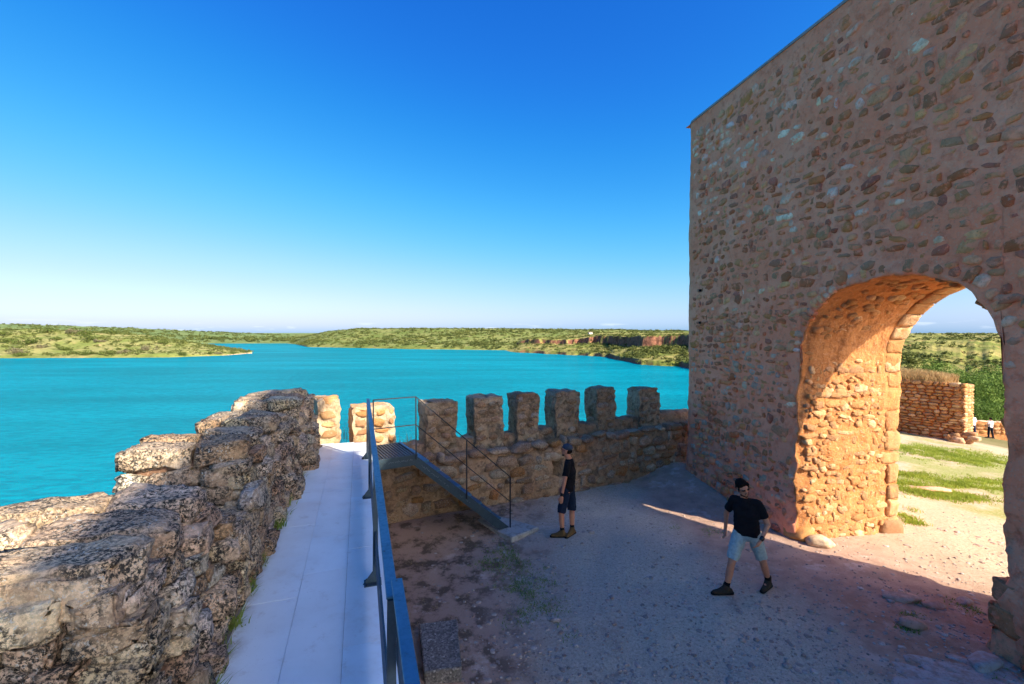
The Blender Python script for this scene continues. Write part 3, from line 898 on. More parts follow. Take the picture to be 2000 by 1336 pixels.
def build_keep():
    c = np.array([7.87, -0.61]); d = np.array([0.331, -0.943]); e = np.array([0.74, -0.673])  # unseen block; plan and height fitted to the shadow on walkway and parapet
    K = empty('keep_tower', (c[0], c[1], 0))
    tag(K, 'tall plain unseen stone keep behind the viewer, shaped to shade the walkway', 'tower')
    pts = [(0, 0), (8.6, 0), (8.6, 6), (0, 6)]
    mb = MB()
    cs = [np.array([d[0] * a + e[0] * b, d[1] * a + e[1] * b, -0.8]) for a, b in pts]
    V = []; F = []; n0 = 0
    for i in range(4):
        p, q = cs[i], cs[(i + 1) % 4]
        t = np.linspace(0, 1, 40)[:, None]; z = np.linspace(0, 13.62 + 0.8, 50)
        P = (p[None, :] * (1 - t) + q[None, :] * t)[:, None, :] + np.array([0, 0, 1.0])[None, None, :] * z[None, :, None]
        F.append(quads(40, 50, n0)); V.append(P.reshape(-1, 3)); n0 += 2000
    V = np.concatenate(V); F = np.concatenate(F)
    V = V + vfbm(V * 1.2, 3, 90) * 0.03
    F = F.tolist()
    top = [[0 * 2000 + 49, 1 * 2000 + 49, 2 * 2000 + 49, 3 * 2000 + 49]]
    me = mesh_of('wall', V, F + top); fixnormals(me)
    link('wall', me, M['tower_mortar'], K)
    rf = MB(); rf.prism([tuple(cs[i] + np.array([0, 0, 14.37])) for i in range(4)], (0, 0, 0.06)); rf.build('roof', M['tower_mortar'], K)
    g = np.random.default_rng(77); mass = Mass()
    for (s, z, a, b) in courses(0.2, 8.4, 0, 13.0, 0.2, 0.3, 0.25, 0.55, (0.1, 0.25), g):
        mass_stone(mass, V3(d * s, z), V3(d), V3((-0.943, -0.331)), np.array([0, 0, 1.0]), (a, 0.06, b), g.uniform(-.2, .2), colour_jit(PAL_TOWER[g.integers(8)], g), g)
    mass.build('small_stones', M['stone_mass'], K)
build_keep()

# ------------------------------------------------------------------ walkway
WZ = 1.75
def build_walkway():
    o = MB()
    P = [uv(-2.5, -1.2, -0.6), uv(9.35, -1.2, -0.6), uv(9.05, 0.235, -0.6), uv(-2.5, 0.235, -0.6)]
    o.prism([tuple(p) for p in P], (0, 0, WZ - 0.035 + 0.6))
    me_o = o.build('walkway', M['old_mortar'])
    structure(me_o, 'raised walkway of pale tiles along the parapet')
    m, n, l, b = new_mat('pale_tile', 0.38, 0.45)
    pos = n_coord(n, 'Position'); oi = n.new('ShaderNodeObjectInfo')
    f1 = n_noise(n, l, 2.2, 6, pos, 0.6); f2 = n_noise(n, l, 60, 3, pos, 0.7); f3 = n_noise(n, l, 7, 6, pos, 0.72)
    c = n_mix(n, l, n_range(n, l, f1, 0.35, 0.68), lin(234, 243, 246), lin(224, 232, 234))
    c = n_mix(n, l, n_range(n, l, oi.outputs['Random'], 0, 1, 0, 0.35, False), c, lin(226, 216, 206))
    c = n_mix(n, l, n_range(n, l, f2, 0.66, 0.74, 0, 0.6), c, lin(120, 112, 104))
    c = n_mix(n, l, n_range(n, l, f3, 0.56, 0.76, 0, 0.45), c, lin(180, 170, 158))
    f4 = n_noise(n, l, 1.1, 7, pos, 0.75)
    c = n_mix(n, l, n_range(n, l, f4, 0.54, 0.70, 0, 0.4), c, lin(196, 186, 172))
    l.new(c, b.inputs['Base Color'])
    sp_ = n.new('ShaderNodeSeparateXYZ'); l.new(pos, sp_.inputs[0])
    vv_ = n_math(n, l, 'ADD', n_math(n, l, 'MULTIPLY', sp_.outputs[0], 0.948), n_math(n, l, 'MULTIPLY', sp_.outputs[1], 0.317))
    dirt = n_math(n, l, 'MULTIPLY', n_range(n, l, n_math(n, l, 'ADD', vv_, n_math(n, l, 'MULTIPLY', f1, 0.25)), -0.60, -0.78), n_range(n, l, f3, 0.34, 0.6, 0.1, 0.9))
    c = n_mix(n, l, dirt, c, lin(150, 132, 112))
    l.new(c, b.inputs['Base Color'])
    l.new(n_range(n, l, f3, 0.3, 0.7, 0.32, 0.6), b.inputs['Roughness'])
    n_bump(n, l, b, f1, 0.08, 0.01)
    M['tile'] = m
    cols = [(-0.865, -0.480, 3.20), (-0.480, -0.122, 3.56), (-0.122, 0.236, 3.20)]
    g = np.random.default_rng(4)
    for (v0, v1, ph) in cols:
        u = ph - 0.73 * 7
        while u < 9.2:
            u1 = min(u + 0.73, 9.22 - 0.1 * (v0 + .5)); u0 = u
            if u1 - u0 > 0.1:
                mb = MB(); gp = 0.0012
                dz = g.uniform(-0.0015, 0.0015)
                mb.prism([tuple(uv(a, bb, WZ - 0.03 + dz)) for a, bb in ((u0 + gp, v0 + gp), (u0 + gp, v1 - gp), (u1 - gp, v1 - gp), (u1 - gp, v0 + gp))], (0, 0, 0.03))
                mb.build('tile', m, me_o, bevel=0.0012)
            u += 0.73
    # grout bed
    gr = MB(); gr.prism([tuple(uv(a, bb, WZ - 0.034)) for a, bb in ((-2.4, -0.9), (-2.4, 0.23), (9.1, 0.23), (9.28, -0.9))], (0, 0, 0.022))
    gr.build('grout', plain_mat('grout', lin(150, 142, 134)), me_o)
    # stones in the outer face above the court
    T = me_o; mass = Mass()
    for (s, z, a, b2) in courses(0, 9, -0.2, 1.6, 0.18, 0.32, 0.2, 0.5, (0.02, 0.08), g):
        p = uv(s, 0.215, z)
        mass_stone(mass, np.array(p), V3(U), V3(VV), np.array([0, 0, 1.0]), (a, 0.07, b2), g.uniform(-.1, .1), colour_jit(PAL_OLD[g.integers(6)], g), g)
    mass.build('wall_stones', M['stone_mass'], me_o)
build_walkway()

# ------------------------------------------------------------------ parapet on the left
def rough_box(u0, u1, v0, v1, z0, z1, seed, amp=0.05, step=0.07, taper=0.0):
    """a closed box in walkway coordinates with rough faces"""
    nu = max(3, int((u1 - u0) / step)); nv = max(3, int((v1 - v0) / step)); nz_ = max(3, int((z1 - z0) / step))
    us = np.linspace(u0, u1, nu); vs_ = np.linspace(v0, v1, nv); zs = np.linspace(z0, z1, nz_)
    V = []; F = []; n0 = 0
    def face(A, B, C, D, na, nb):
        nonlocal n0
        a = np.linspace(0, 1, na)[:, None, None]; b = np.linspace(0, 1, nb)[None, :, None]
        P = A * (1 - a) * (1 - b) + B * a * (1 - b) + C * a * b + D * (1 - a) * b
        F.append(quads(na, nb, n0)); V.append(P.reshape(-1, 3)); n0 += na * nb
    c = lambda u, v, z: np.array([u, v, z], float)
    face(c(u0, v1, z0), c(u1, v1, z0), c(u1, v1, z1), c(u0, v1, z1), nu, nz_)
    face(c(u0, v0, z0), c(u0, v0, z1), c(u1, v0, z1), c(u1, v0, z0), nz_, nu)
    face(c(u0, v0, z0), c(u0, v1, z0), c(u0, v1, z1), c(u0, v0, z1), nv, nz_)
    face(c(u1, v0, z0), c(u1, v0, z1), c(u1, v1, z1), c(u1, v1, z0), nz_, nv)
    face(c(u0, v0, z1), c(u0, v1, z1), c(u1, v1, z1), c(u1, v0, z1), nv, nu)
    V = np.concatenate(V); F = np.concatenate(F)
    V[:, 1] -= taper * (V[:, 2] - z0) / (z1 - z0) * (V[:, 1] > (v0 + v1) / 2)
    W3 = np.stack([V[:, 0] * U[0] + V[:, 1] * VV[0], V[:, 0] * U[1] + V[:, 1] * VV[1], V[:, 2]], 1)
    W3 = W3 + vfbm(W3 * 2.2, 4, seed, 0.55) * amp
    return W3, F

def build_parapet():
    PW = empty('parapet_wall', tuple(uv(5, -1.5, WZ)))
    off = np.array(uv(5, -1.5, WZ))
    tag(PW, 'lichen covered old stone parapet along the left of the tiled walkway', 'wall')
    g = np.random.default_rng(23)
    W3, F = rough_box(-2.0, 9.4, -2.25, -0.95, -1.5, 2.06, 5, 0.07, 0.09, 0.05)
    me = mesh_of('wall', W3 - off, F); fixnormals(me)
    link('wall', me, M['rubble_core'], PW)
    EXv, EYv, EZv = V3(U), V3(VV), np.array([0, 0, 1.0])
    # merlons: u0, u1, outer v, inner v, top z
    mer = [(0.2, 1.25, -2.15, -1.22, 2.50), (2.62, 3.98, -2.30, -1.10, 2.72), (4.74, 5.70, -2.02, -1.05, 2.80), (6.26, 7.10, -1.88, -1.02, 2.78), (7.55, 8.95, -1.80, -0.92, 2.84)]
    def rock(parent, c, half, rot, sub, col, name='stone', k=7.0, rough=0.13, cuts=7):
        # c in (u, v, z) , half along (u, v, z)
        me = ashlar_mesh(name, half, int(g.integers(1, 99999)), 0.034, 11 if sub > 3 else 6, 0.035, 7)
        o = link(name, me, M['lichen_stone'], parent)
        p = EXv * c[0] + EYv * c[1] + EZv * c[2]
        Mx = frame_matrix(p - off, EXv, EYv, EZv) @ Matrix.Rotation(rot[2], 4, 'Z') @ Matrix.Rotation(rot[1], 4, 'Y') @ Matrix.Rotation(rot[0], 4, 'X')
        o.matrix_basis = Mx
        o.color = col
        return o
    J = lambda a: g.uniform(-a, a)
    for mi, (u0, u1, v0, v1, zt) in enumerate(mer):
        W3, F = rough_box(u0 + 0.08, u1 - 0.08, v0 + 0.08, v1 - 0.07, 1.9, zt - 0.12, 30 + mi, 0.05, 0.06)
        me = mesh_of('merlon', W3 - off, F); fixnormals(me)
        mo = link('merlon', me, M['rubble_core'], PW)
        near = mi in (1, 2)
        sub = 4 if mi in (1, 2) else 3
        # flat cap stones
        ncap = 3 if u1 - u0 > 1.2 else 2
        capt = [0.15, 0.19, 0.15, 0.13, 0.13][mi]
        for a in range(ncap):
            ua = u0 + (u1 - u0) * a / ncap; ub = u0 + (u1 - u0) * (a + 1) / ncap
            split = g.uniform(0.35, 0.6)
            vm = v0 + (v1 - v0) * split
            for (va, vb) in ((v0, vm), (vm, v1)):
                rock(mo, ((ua + ub) / 2, (va + vb) / 2 + 0.03, zt - capt * 0.55 + J(0.015)), ((ub - ua) / 2 * 0.99, (vb - va) / 2 * 1.0, capt * 0.62), (J(.05), J(.05), J(.12)), sub,
                     colour_jit(PAL_LICH[g.integers(6)], g), k=7, rough=0.10, cuts=6)
        # inner face, rows of stones from the floor to under the cap
        zz = WZ - 0.06
        while zz < zt - capt - 0.06:
            h = g.uniform(0.10, 0.22)
            if zz + h > zt - capt + 0.05: h = zt - capt - zz + 0.02
            u = u0 - J(0.05) - 0.03
            while u < u1:
                w = g.uniform(0.16, 0.42)
                lean = 0.16 * (1 - (zz - WZ) / (zt - WZ))
                rock(mo, (u + w / 2, v1 - 0.08 + lean + J(0.05), zz + h / 2 + J(.02)), (w / 2 * 0.98, 0.15, h / 2 * 0.99), (J(.10), J(.10), J(.14)), sub - (1 if zz < 1.9 else 0),
                     colour_jit(PAL_LICH[g.integers(6)], g))
                u += w + g.uniform(0.0, 0.035)
            zz += h
        # end faces
        for (ue, sgn) in ((u0, -1), (u1, 1)):
            zz = 1.86
            while zz < zt - capt - 0.03:
                h = g.uniform(0.10, 0.20); v = v0 + 0.04
                while v < v1 - 0.1:
                    w = g.uniform(0.18, 0.40)
                    rock(mo, (ue - sgn * 0.07 + J(0.02), v + w / 2, zz + h / 2), (0.14, w / 2 * 0.99, h / 2 * 0.99), (J(.12), J(.1), J(.1)), max(3, sub - (0 if sgn < 0 else 1)),
                         colour_jit(PAL_LICH[g.integers(6)], g))
                    v += w + 0.01
                zz += h
    # wall below the openings and sills between the merlons
    gaps = [(1.25, 2.62), (3.98, 4.74), (5.70, 6.26), (7.10, 7.55)]
    for gi, (u0, u1) in enumerate(gaps):
        zs = [2.10, 2.22, 2.24, 2.26][gi]
        zz = WZ - 0.06
        while zz < zs - 0.08:
            h = g.uniform(0.14, 0.24); u = u0 - 0.06
            while u < u1:
                w = g.uniform(0.22, 0.42)
                lean = 0.10 * (1 - (zz - WZ) / 0.8)
                rock(PW, (u + w / 2, -1.10 + lean + J(.03), zz + h / 2), (w / 2 * 1.05, 0.16, h / 2 * 1.08), (J(.1), J(.16), J(.1)), 4 if gi < 2 else 3, colour_jit(PAL_LICH[g.integers(6)], g))
                u += w
            zz += h
        v = -2.15
        while v < -1.15:
            w = g.uniform(0.3, 0.5)
            rock(PW, ((u0 + u1) / 2, v + w / 2, zs - 0.06), ((u1 - u0) / 2 + 0.08, w / 2 * 1.05, 0.10), (J(.05), J(.05), J(.1)), 4 if gi < 2 else 3, colour_jit(PAL_LICH[g.integers(6)], g), k=4)
            v += w
    # a pale freshly broken block and a thin slip of stone near the second merlon
    o = rock(PW, (4.62, -0.93, 2.36), (0.19, 0.08, 0.085), (0.1, -0.22, 0.05), 4, lin(206, 194, 176), k=4.5, rough=0.08)
    return PW
build_parapet()

# ------------------------------------------------------------------ battlement wall across the court
BE = np.array([0.885, 0.4655]); BN = np.array([0.4655, -0.885])       # along the wall, and its normal towards the court
def bpt(x, d=0.0, z=0.0):
    """point above the wall's foot line at plan x, set back by d"""
    return np.array([x - BN[0] * d, 10.12 + 0.526 * x - BN[1] * d, z])

def build_battlement():
    B = empty('battlement_wall', tuple(bpt(0, 0.5)))
    off = bpt(0, 0.5)
    tag(B, 'shaded stone battlement wall with a row of merlons above the water', 'wall')
    g = np.random.default_rng(31)
    EX, EN, EZ = V3(BE), V3(BN), np.array([0, 0, 1.0])
    # body: court face, ledge, upper wall, sill, outer face, as one rough profile
    ts = np.linspace(-4.75, 6.3, 210)                 # along, from x=0
    prof = [(0.0, -0.5), (0.0, -0.2), (0.0, 0.0), (0.01, 0.2), (0.01, 0.4), (0.0, 0.6), (0.02, 0.8), (0.02, 0.95), (0.03, 1.06), (0.07, 1.15), (0.16, 1.20), (0.28, 1.21), (0.40, 1.22), (0.44, 1.27), (0.46, 1.36), (0.48, 1.44), (0.56, 1.49), (0.68, 1.50), (0.80, 1.49), (0.88, 1.44), (0.93, 1.2), (0.96, 0.6), (1.0, 0.0), (1.1, -1.0), (1.2, -2.5)]
    P = np.zeros((len(ts), len(prof), 3))
    for i, t in enumerate(ts):
        base = bpt(0) + EX * t
        for j, (d, z) in enumerate(prof):
            zz = z
            if z > 1.0: zz = z + 0.05 * (t / 5)
            P[i, j] = base - EN * d + EZ * zz
    # finer rows
    Pf = []
    for j in range(len(prof) - 1):
        a, b = P[:, j], P[:, j + 1]
        nn = max(1, int(np.linalg.norm(b[0] - a[0]) / 0.055))
        for k in range(nn): Pf.append(a + (b - a) * k / nn)
    Pf.append(P[:, -1]); P = np.stack(Pf, 1)
    Vv = P.reshape(-1, 3)
    D = vfbm(Vv * 1.6, 4, 101) * 0.09 + vfbm(Vv * 6, 3, 111) * 0.045
    Vv = Vv + D
    # the putlog hole by the standing man's head
    hole = np.array(at(1086, 912, Y=10.75)); 
    dl = np.abs((Vv - hole) @ EX); dz = np.abs(Vv[:, 2] - hole[2])
    inside = (dl < 0.13) & (dz < 0.22) & (((Vv - bpt(0)) @ EN) > -0.25)
    Vv[inside] -= EN * 0.42
    me = mesh_of('wall', Vv - off, quads(P.shape[0], P.shape[1])); fixnormals(me)
    link('wall', me, M['old_mortar'], B)
    # lintel over the hole
    o = put_stone(B, hole + EZ * 0.26 + EN * 0.02 - off, EX, EN, EZ, (0.24, 0.12, 0.065), 0.02, lin(190, 168, 140), g, STONE_M2)
    # stones in the court face
    for (s, z, a, b) in courses(-3.2, 5.6, -0.1, 1.15, 0.17, 0.32, 0.20, 0.52, (0.015, 0.06), g, 0.06):
        p = bpt(0) + EX * s + EZ * z
        if abs((p - hole) @ EX) < 0.26 + a * .6 and abs(p[2] - hole[2]) < 0.26: continue
        r0 = g.random()
        col = lin(176, 122, 74) if r0 < 0.22 else PAL_OLD[g.integers(6)]
        put_stone(B, p - EN * 0.03 - off, EX, EN, EZ, (a * 1.08, 0.13, b * 1.12), g.uniform(-.2, .2), colour_jit(col, g), g, STONE_M2)
    # lumpy lichened stones along the ledge and the sill
    for (s, z, a, b) in courses(-3.2, 5.1, 1.20, 1.30, 0.14, 0.17, 0.25, 0.55, (0.02, 0.08), g, 0.0)[:60]:
        p = bpt(0) + EX * s + EZ * (1.16 + 0.05 * s / 5) - EN * g.uniform(0.10, 0.2)
        o = put_stone(B, p - off, EX, EN, EZ, (a, 0.17, 0.09), g.uniform(-.1, .1), colour_jit(PAL_OLD[g.integers(6)], g), g, STONE_M2)
    for (s, z, a, b) in courses(-4.2, 5.1, 1.30, 1.35, 0.14, 0.17, 0.25, 0.5, (0.02, 0.08), g, 0.0)[:60]:
        p = bpt(0) + EX * s + EZ * (1.40 + 0.05 * s / 5) - EN * g.uniform(0.6, 0.66)
        put_stone(B, p - off, EX, EN, EZ, (a, 0.24, 0.12), g.uniform(-.12, .12), colour_jit(PAL_OLD[g.integers(6)], g), g, STONE_M2)
    # merlons: photo x extents, top row
    mer = [(613, 664, 779, 0.78), (681, 770, 794, 0.7), (816, 894, 785, 0.62), (911, 985, 776, 0.6), (995, 1054, 770, 0.6), (1070, 1133, 765, 0.6), (1151, 1204, 759, 0.6), (1235, 1290, 759, 0.6)]
    for mi, (p0, p1, ty, dep) in enumerate(mer):
        dep *= 0.85; p0 += 8 + 8 * (mi > 1); p1 -= 2
        k0, k1 = pxk(p0), pxk(p1); c0 = 10.12 + 0.42 * 1.0
        x0 = c0 * k0 / (1 - 0.526 * k0); x1 = c0 * k1 / (1 - 0.526 * k1)
        y0 = c0 + 0.526 * x0; y1 = c0 + 0.526 * x1
        wd = math.hypot(x1 - x0, y1 - y0); cx, cy = (x0 + x1) / 2, (y0 + y1) / 2
        top = EYE - (ty - 650) * cy / FPX - 0.02
        zb = 0.95
        # rough block, wider at its foot
        nx, nz_, nd = 26, 42, 16
        def blk(a, dpt, t):
            sw = 1.0 - 0.04 * np.cos(t * 3.0) + 0.06 * (1 - t) ** 3
            return np.array([a * wd / 2 * sw, -dpt * dep, zb + (top - zb) * t])
        Vb = []; Fb = []; n0 = 0
        def face(fn, na, nb):
            nonlocal n0
            for a in np.linspace(0, 1, na):
                for b in np.linspace(0, 1, nb): Vb.append(fn(a, b))
            Fb.append(quads(na, nb, n0)); n0 += na * nb
        face(lambda a, b: blk(a * 2 - 1, 0, b), nx, nz_)
        face(lambda a, b: blk(a * 2 - 1, 1, b), nx, nz_)
        face(lambda a, b: blk(-1, a, b), nd, nz_)
        face(lambda a, b: blk(1, a, b), nd, nz_)
        face(lambda a, b: blk(a * 2 - 1, b, 1), nx, nd)
        L = np.array(Vb)
        # round the shoulders
        tt = sstep(top - 0.16, top, L[:, 2]); L[:, 0] *= 1 - 0.02 * tt ** 2; L[:, 2] -= 0.02 * (np.abs(L[:, 0]) / (wd / 2)) ** 4 * tt
        if mi == 7: L[:, 2] -= 0.18 * np.clip(L[:, 0] / (wd / 2), 0, 1) ** 3 * tt
        cen = np.array([cx, cy, 0])
        Wd = cen + L[:, :1] * EX + (-L[:, 1:2]) * (-EN) + L[:, 2:3] * EZ
        Wd = cen + L[:, :1] * EX + L[:, 1:2] * EN + L[:, 2:3] * EZ
        Wd = Wd + vfbm(Wd * 2.6, 3, 200) * 0.055 + vfbm(Wd * 8, 4, 210, 0.6) * 0.05 + vfbm(Wd * 21, 2, 220) * 0.016
        me = mesh_of('merlon', Wd - off, np.concatenate(Fb)); fixnormals(me)
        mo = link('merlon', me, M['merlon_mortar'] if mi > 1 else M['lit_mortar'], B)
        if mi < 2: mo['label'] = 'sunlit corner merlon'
        lit = mi < 2  # sunlit pair also gets warmer stones, the light put into their colour
        # stones bedded in its front and sides
        z = zb + 0.25
        while z < top - 0.16:
            h = g.uniform(0.13, 0.20); s = -wd / 2 + 0.02
            while s < wd / 2 - 0.05:
                w = min(g.uniform(0.18, 0.36), wd / 2 - s)
                if w > 0.1 and g.random() < 0.85:
                    p = cen + EX * (s + w / 2) + EZ * (z + h / 2) - EN * g.uniform(-0.01, 0.03)
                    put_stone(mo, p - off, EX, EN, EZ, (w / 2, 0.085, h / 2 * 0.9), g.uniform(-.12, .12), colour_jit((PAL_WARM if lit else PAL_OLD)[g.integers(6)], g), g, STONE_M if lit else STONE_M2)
                s += w + g.uniform(0.02, 0.06)
            for sg in (-1, 1):
                if g.random() < 0.8:
                    p = cen + EX * sg * (wd / 2 - 0.05) + EZ * (z + h / 2) - EN * g.uniform(0.12, dep - 0.12)
                    put_stone(mo, p - off, EN, EX * sg, EZ, (0.16, 0.085, h / 2 * 0.9), g.uniform(-.12, .12), colour_jit(PAL_OLD[g.integers(6)], g), g, STONE_M if lit else STONE_M2)
            z += h + 0.02
        # cap
        me = ashlar_mesh('cap_stone', (wd / 2 * 0.99, dep / 2 * 1.02, 0.075), 640 + mi, 0.035, 10, 0.03, 4)
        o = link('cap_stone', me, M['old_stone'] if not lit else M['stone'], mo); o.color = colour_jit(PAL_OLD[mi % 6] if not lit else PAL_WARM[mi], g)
        o.matrix_basis = frame_matrix(cen - EN * dep / 2 + EZ * (top - 0.05) - off, EX, EN, EZ)
build_battlement()

# ------------------------------------------------------------------ steel: guard rail and stair
def steel_mat(name, col, rough=0.35, metal=0.75, wear=lin(96, 62, 46)):
    m, n, l, b = new_mat(name, rough, 0.5)
    b.inputs['Metallic'].default_value = metal
    pos = n_coord(n, 'Position')
    f1 = n_noise(n, l, 5, 6, pos, 0.65); f2 = n_noise(n, l, 40, 5, pos, 0.7)
    c = n_mix(n, l, n_range(n, l, f1, 0.35, 0.7), col, tuple(x * 0.78 for x in col[:3]))
    c = n_mix(n, l, n_math(n, l, 'MULTIPLY', n_range(n, l, f2, 0.62, 0.74), n_range(n, l, f1, 0.45, 0.62)), c, wear)
    l.new(c, b.inputs['Base Color'])
    l.new(n_range(n, l, f2, 0.3, 0.75, rough, rough + 0.22), b.inputs['Roughness'])
    n_bump(n, l, b, f2, 0.06, 0.004)
    return m
M['steel'] = steel_mat('painted_steel', lin(78, 126, 152), 0.36, 0.7)
M['steel_dark'] = steel_mat('dark_steel', lin(66, 84, 96), 0.42, 0.6)
M['thin_steel'] = steel_mat('thin_steel', lin(52, 56, 62), 0.5, 0.5)

def build_rail():
    r = empty('guard_rail', tuple(uv(5, 0.12, WZ)))
    off = uv(5, 0.12, WZ)
    tag(r, 'blue grey flat steel guard rail along the tiled walkway', 'railing')
    top = WZ + 1.0
    def bar(name, u0, u1, v, z, w, h, mat, bev=0.002):
        mb = MB(); mb.bar(uv(u0, v, z), uv(u1, v, z), w, h); return mb.build(name, mat, r, bevel=bev, local=off)
    bar('handrail', 1.93, 5.28, 0.122, top, 0.050, 0.012, M['steel'])
    bar('handrail', 5.285, 7.92, 0.122, top, 0.050, 0.012, M['steel'])
    bar('handrail', -1.2, 1.97, 0.142, top + 0.05, 0.046, 0.014, M['steel'])
    bar('side_plate', -1.2, 1.95, 0.142, top - 0.12, 0.010, 0.32, M['steel_dark'])
    bar('kick_plate', 1.2, 7.9, 0.118, WZ + 0.30, 0.012, 0.28, M['steel_dark'])
    for u in (-0.05, 1.92, 3.95, 6.05, 7.95):
        mb = MB()
        pts = [uv(u, 0.135, WZ), uv(u, 0.135, top - 0.006), uv(u, 0.100, top - 0.006), uv(u, 0.090, WZ + 0.10), uv(u, 0.012, WZ)]
        mb.prism([tuple(p) for p in pts], tuple(uv(0.012, 0, 0)))
        po = mb.build('post', M['steel_dark'], r, local=off)
        mb = MB(); mb.prism([tuple(uv(a, b, WZ + 0.001)) for a, b in ((u - 0.05, 0.02), (u - 0.05, 0.16), (u + 0.062, 0.16), (u + 0.062, 0.02))], (0, 0, 0.008)); bp_ = mb.build('base_plate', M['steel_dark'], po, local=off)
        for (a, b) in ((-.035, .04), (-.035, .145), (.045, .04), (.045, .145)):
            mb = MB(); mb.tube(uv(u + a, b, WZ + 0.009), uv(u + a, b, WZ + 0.022), 0.009, 0.008, 6); mb.build('bolt', M['thin_steel'], po, local=off)
build_rail()

SE = np.array([0.86, 0.51]); SW = np.array([-0.51, 0.86]); SP = np.array([-1.66, 7.81])
def spt(t, w, z): 
    p = SP + SE * t + SW * w; return Vector((p[0], p[1], z))
def build_stair():
    r = empty('steel_stair', tuple(spt(0.9, 0.5, 0)))
    off = spt(0.9, 0.5, 0)
    tag(r, 'dark steel stair with grated landing and thin handrails', 'stairs')
    B = lambda mb, name, mat, bev=0.0: mb.build(name, mat, r, bevel=bev, local=off)
    wid = 1.0; L0 = -0.78
    # landing
    mb = MB(); mb.bar(spt(L0, 0, WZ - 0.09), spt(0.03, 0, WZ - 0.09), 0.012, 0.18); B(mb, 'fascia', M['steel_dark'])
    mb = MB(); mb.bar(spt(L0, wid, WZ - 0.09), spt(0.03, wid, WZ - 0.09), 0.012, 0.18); B(mb, 'fascia', M['steel_dark'])
    for i in range(15):
        t = L0 + 0.03 + i * 0.054
        mb = MB(); mb.bar(spt(t, 0.01, WZ - 0.012), spt(t, wid - 0.01, WZ - 0.012), 0.030, 0.02); B(mb, 'grating_bar', M['steel_dark'])
    mb = MB(); mb.bar(spt(0.02, -0.01, WZ + 0.003), spt(0.02, wid + 0.01, WZ + 0.003), 0.045, 0.012); B(mb, 'nosing', M['steel'])
    mb = MB(); mb.bar(spt(L0, 0, WZ - 0.05), spt(L0, wid, WZ - 0.05), 0.02, 0.08); B(mb, 'fascia', M['steel_dark'])
    # flight
    run, n_r = 1.86, 9
    zf = 0.06
    for w in (0, wid):
        mb = MB()
        a = spt(0, w, WZ - 0.015); b = spt(run + 0.03, w, zf - 0.0)
        pts = [a, a + Vector((0, 0, -0.20)), b + Vector((-SE[0] * 0.10, -SE[1] * 0.10, -0.12)), b + Vector((SE[0] * 0.10, SE[1] * 0.10, -0.12)), b + Vector((0, 0, 0.0))]
        mb.prism([tuple(p) for p in pts], (SW[0] * 0.012, SW[1] * 0.012, 0)); B(mb, 'stringer', M['steel_dark'])
    for i in range(1, n_r):
        z = WZ - (WZ - zf) * i / n_r; t = run * i / n_r
        mb = MB(); mb.box(spt(t - 0.085, wid / 2, z + 0.035), (0.25, wid - 0.03, 0.03), Matrix(((SE[0], SW[0], 0), (SE[1], SW[1], 0), (0, 0, 1))))
        B(mb, 'tread', M['steel'])
    # railing on the court side
    hh = 1.0
    ts = [(L0 + 0.06, WZ), (0.0, WZ), (0.956, WZ - (WZ - zf) * 0.956 / run), (run + 0.02, zf)]
    for (t, z) in ts:
        mb = MB(); mb.bar(spt(t, -0.016, z - 0.08), spt(t, -0.016, z + hh), 0.028, 0.014, up=(SE[0], SE[1], 0)); B(mb, 'post', M['thin_steel'])
    for dz in (hh, hh * 0.52):
        wth = 0.022 if dz == hh else 0.014
        mb = MB(); mb.bar(spt(L0 + 0.06, -0.016, WZ + dz), spt(0.0, -0.016, WZ + dz), wth, 0.016); B(mb, 'rail', M['thin_steel'])
        mb = MB(); mb.bar(spt(0.0, -0.016, WZ + dz), spt(run + 0.02, -0.016, zf + dz), wth, 0.016); B(mb, 'rail', M['thin_steel'])
    # chalk scribbles on the fascia and stringer
    chalk = plain_mat('chalk', lin(140, 154, 162), 0.95, 0.1)
    g = np.random.default_rng(3)
    def scribble(t0, t1, zfun, n, amp):
        mb = MB(); pts = []
        for i in range(n):
            t = t0 + (t1 - t0) * i / (n - 1)
            pts.append((t + g.uniform(-.016, .016), zfun(t) + g.uniform(.3, 1.0) * amp * (g.uniform(.4, 1) if i % 2 else -g.uniform(.4, 1))))
        for (a, b) in zip(pts[:-1], pts[1:]):
            if g.random() < 0.3: continue
            mb.bar(spt(a[0], -0.010, a[1]), spt(b[0], -0.010, b[1]), 0.002, 0.003)
        mb.build('chalk_scribble', chalk, r, local=off)
    scribble(-0.55, -0.06, lambda t: WZ - 0.08, 26, 0.028)
    sl = (WZ - zf) / run
    scribble(0.10, 0.62, lambda t: WZ - sl * t - 0.105, 30, 0.03)
    scribble(0.82, 1.02, lambda t: WZ - sl * t - 0.105, 12, 0.035)
build_stair()

def slab(name, pts, z0, z1, mat, label, cat, sub=0.02, seed=1):
    c = sum((Vector(p) for p in pts), Vector()) / len(pts)
    mb = MB(); mb.prism([(p[0] - c.x, p[1] - c.y, z0) for p in pts], (0, 0, z1 - z0))
    o = mb.build(name, mat, bevel=sub); o.location = (c.x, c.y, 0)
    # roughen the outline
    bm = bmesh.new(); bm.from_mesh(o.data)
    bmesh.ops.subdivide_edges(bm, edges=bm.edges[:], cuts=6, use_grid_fill=True)
    Vx = np.array([v.co[:] for v in bm.verts]); d = vfbm(Vx * 6 + seed * 7, 3, seed) * sub * 0.9
    for v, dd in zip(bm.verts, d): v.co += Vector(dd)
    bm.to_mesh(o.data); bm.free()
    return tag(o, label, cat)
M['concrete'] = mortar_mat('concrete', lin(186, 180, 170), lin(172, 166, 158), lin(140, 134, 126), 1.5, 0.35)
M['exposed'] = None
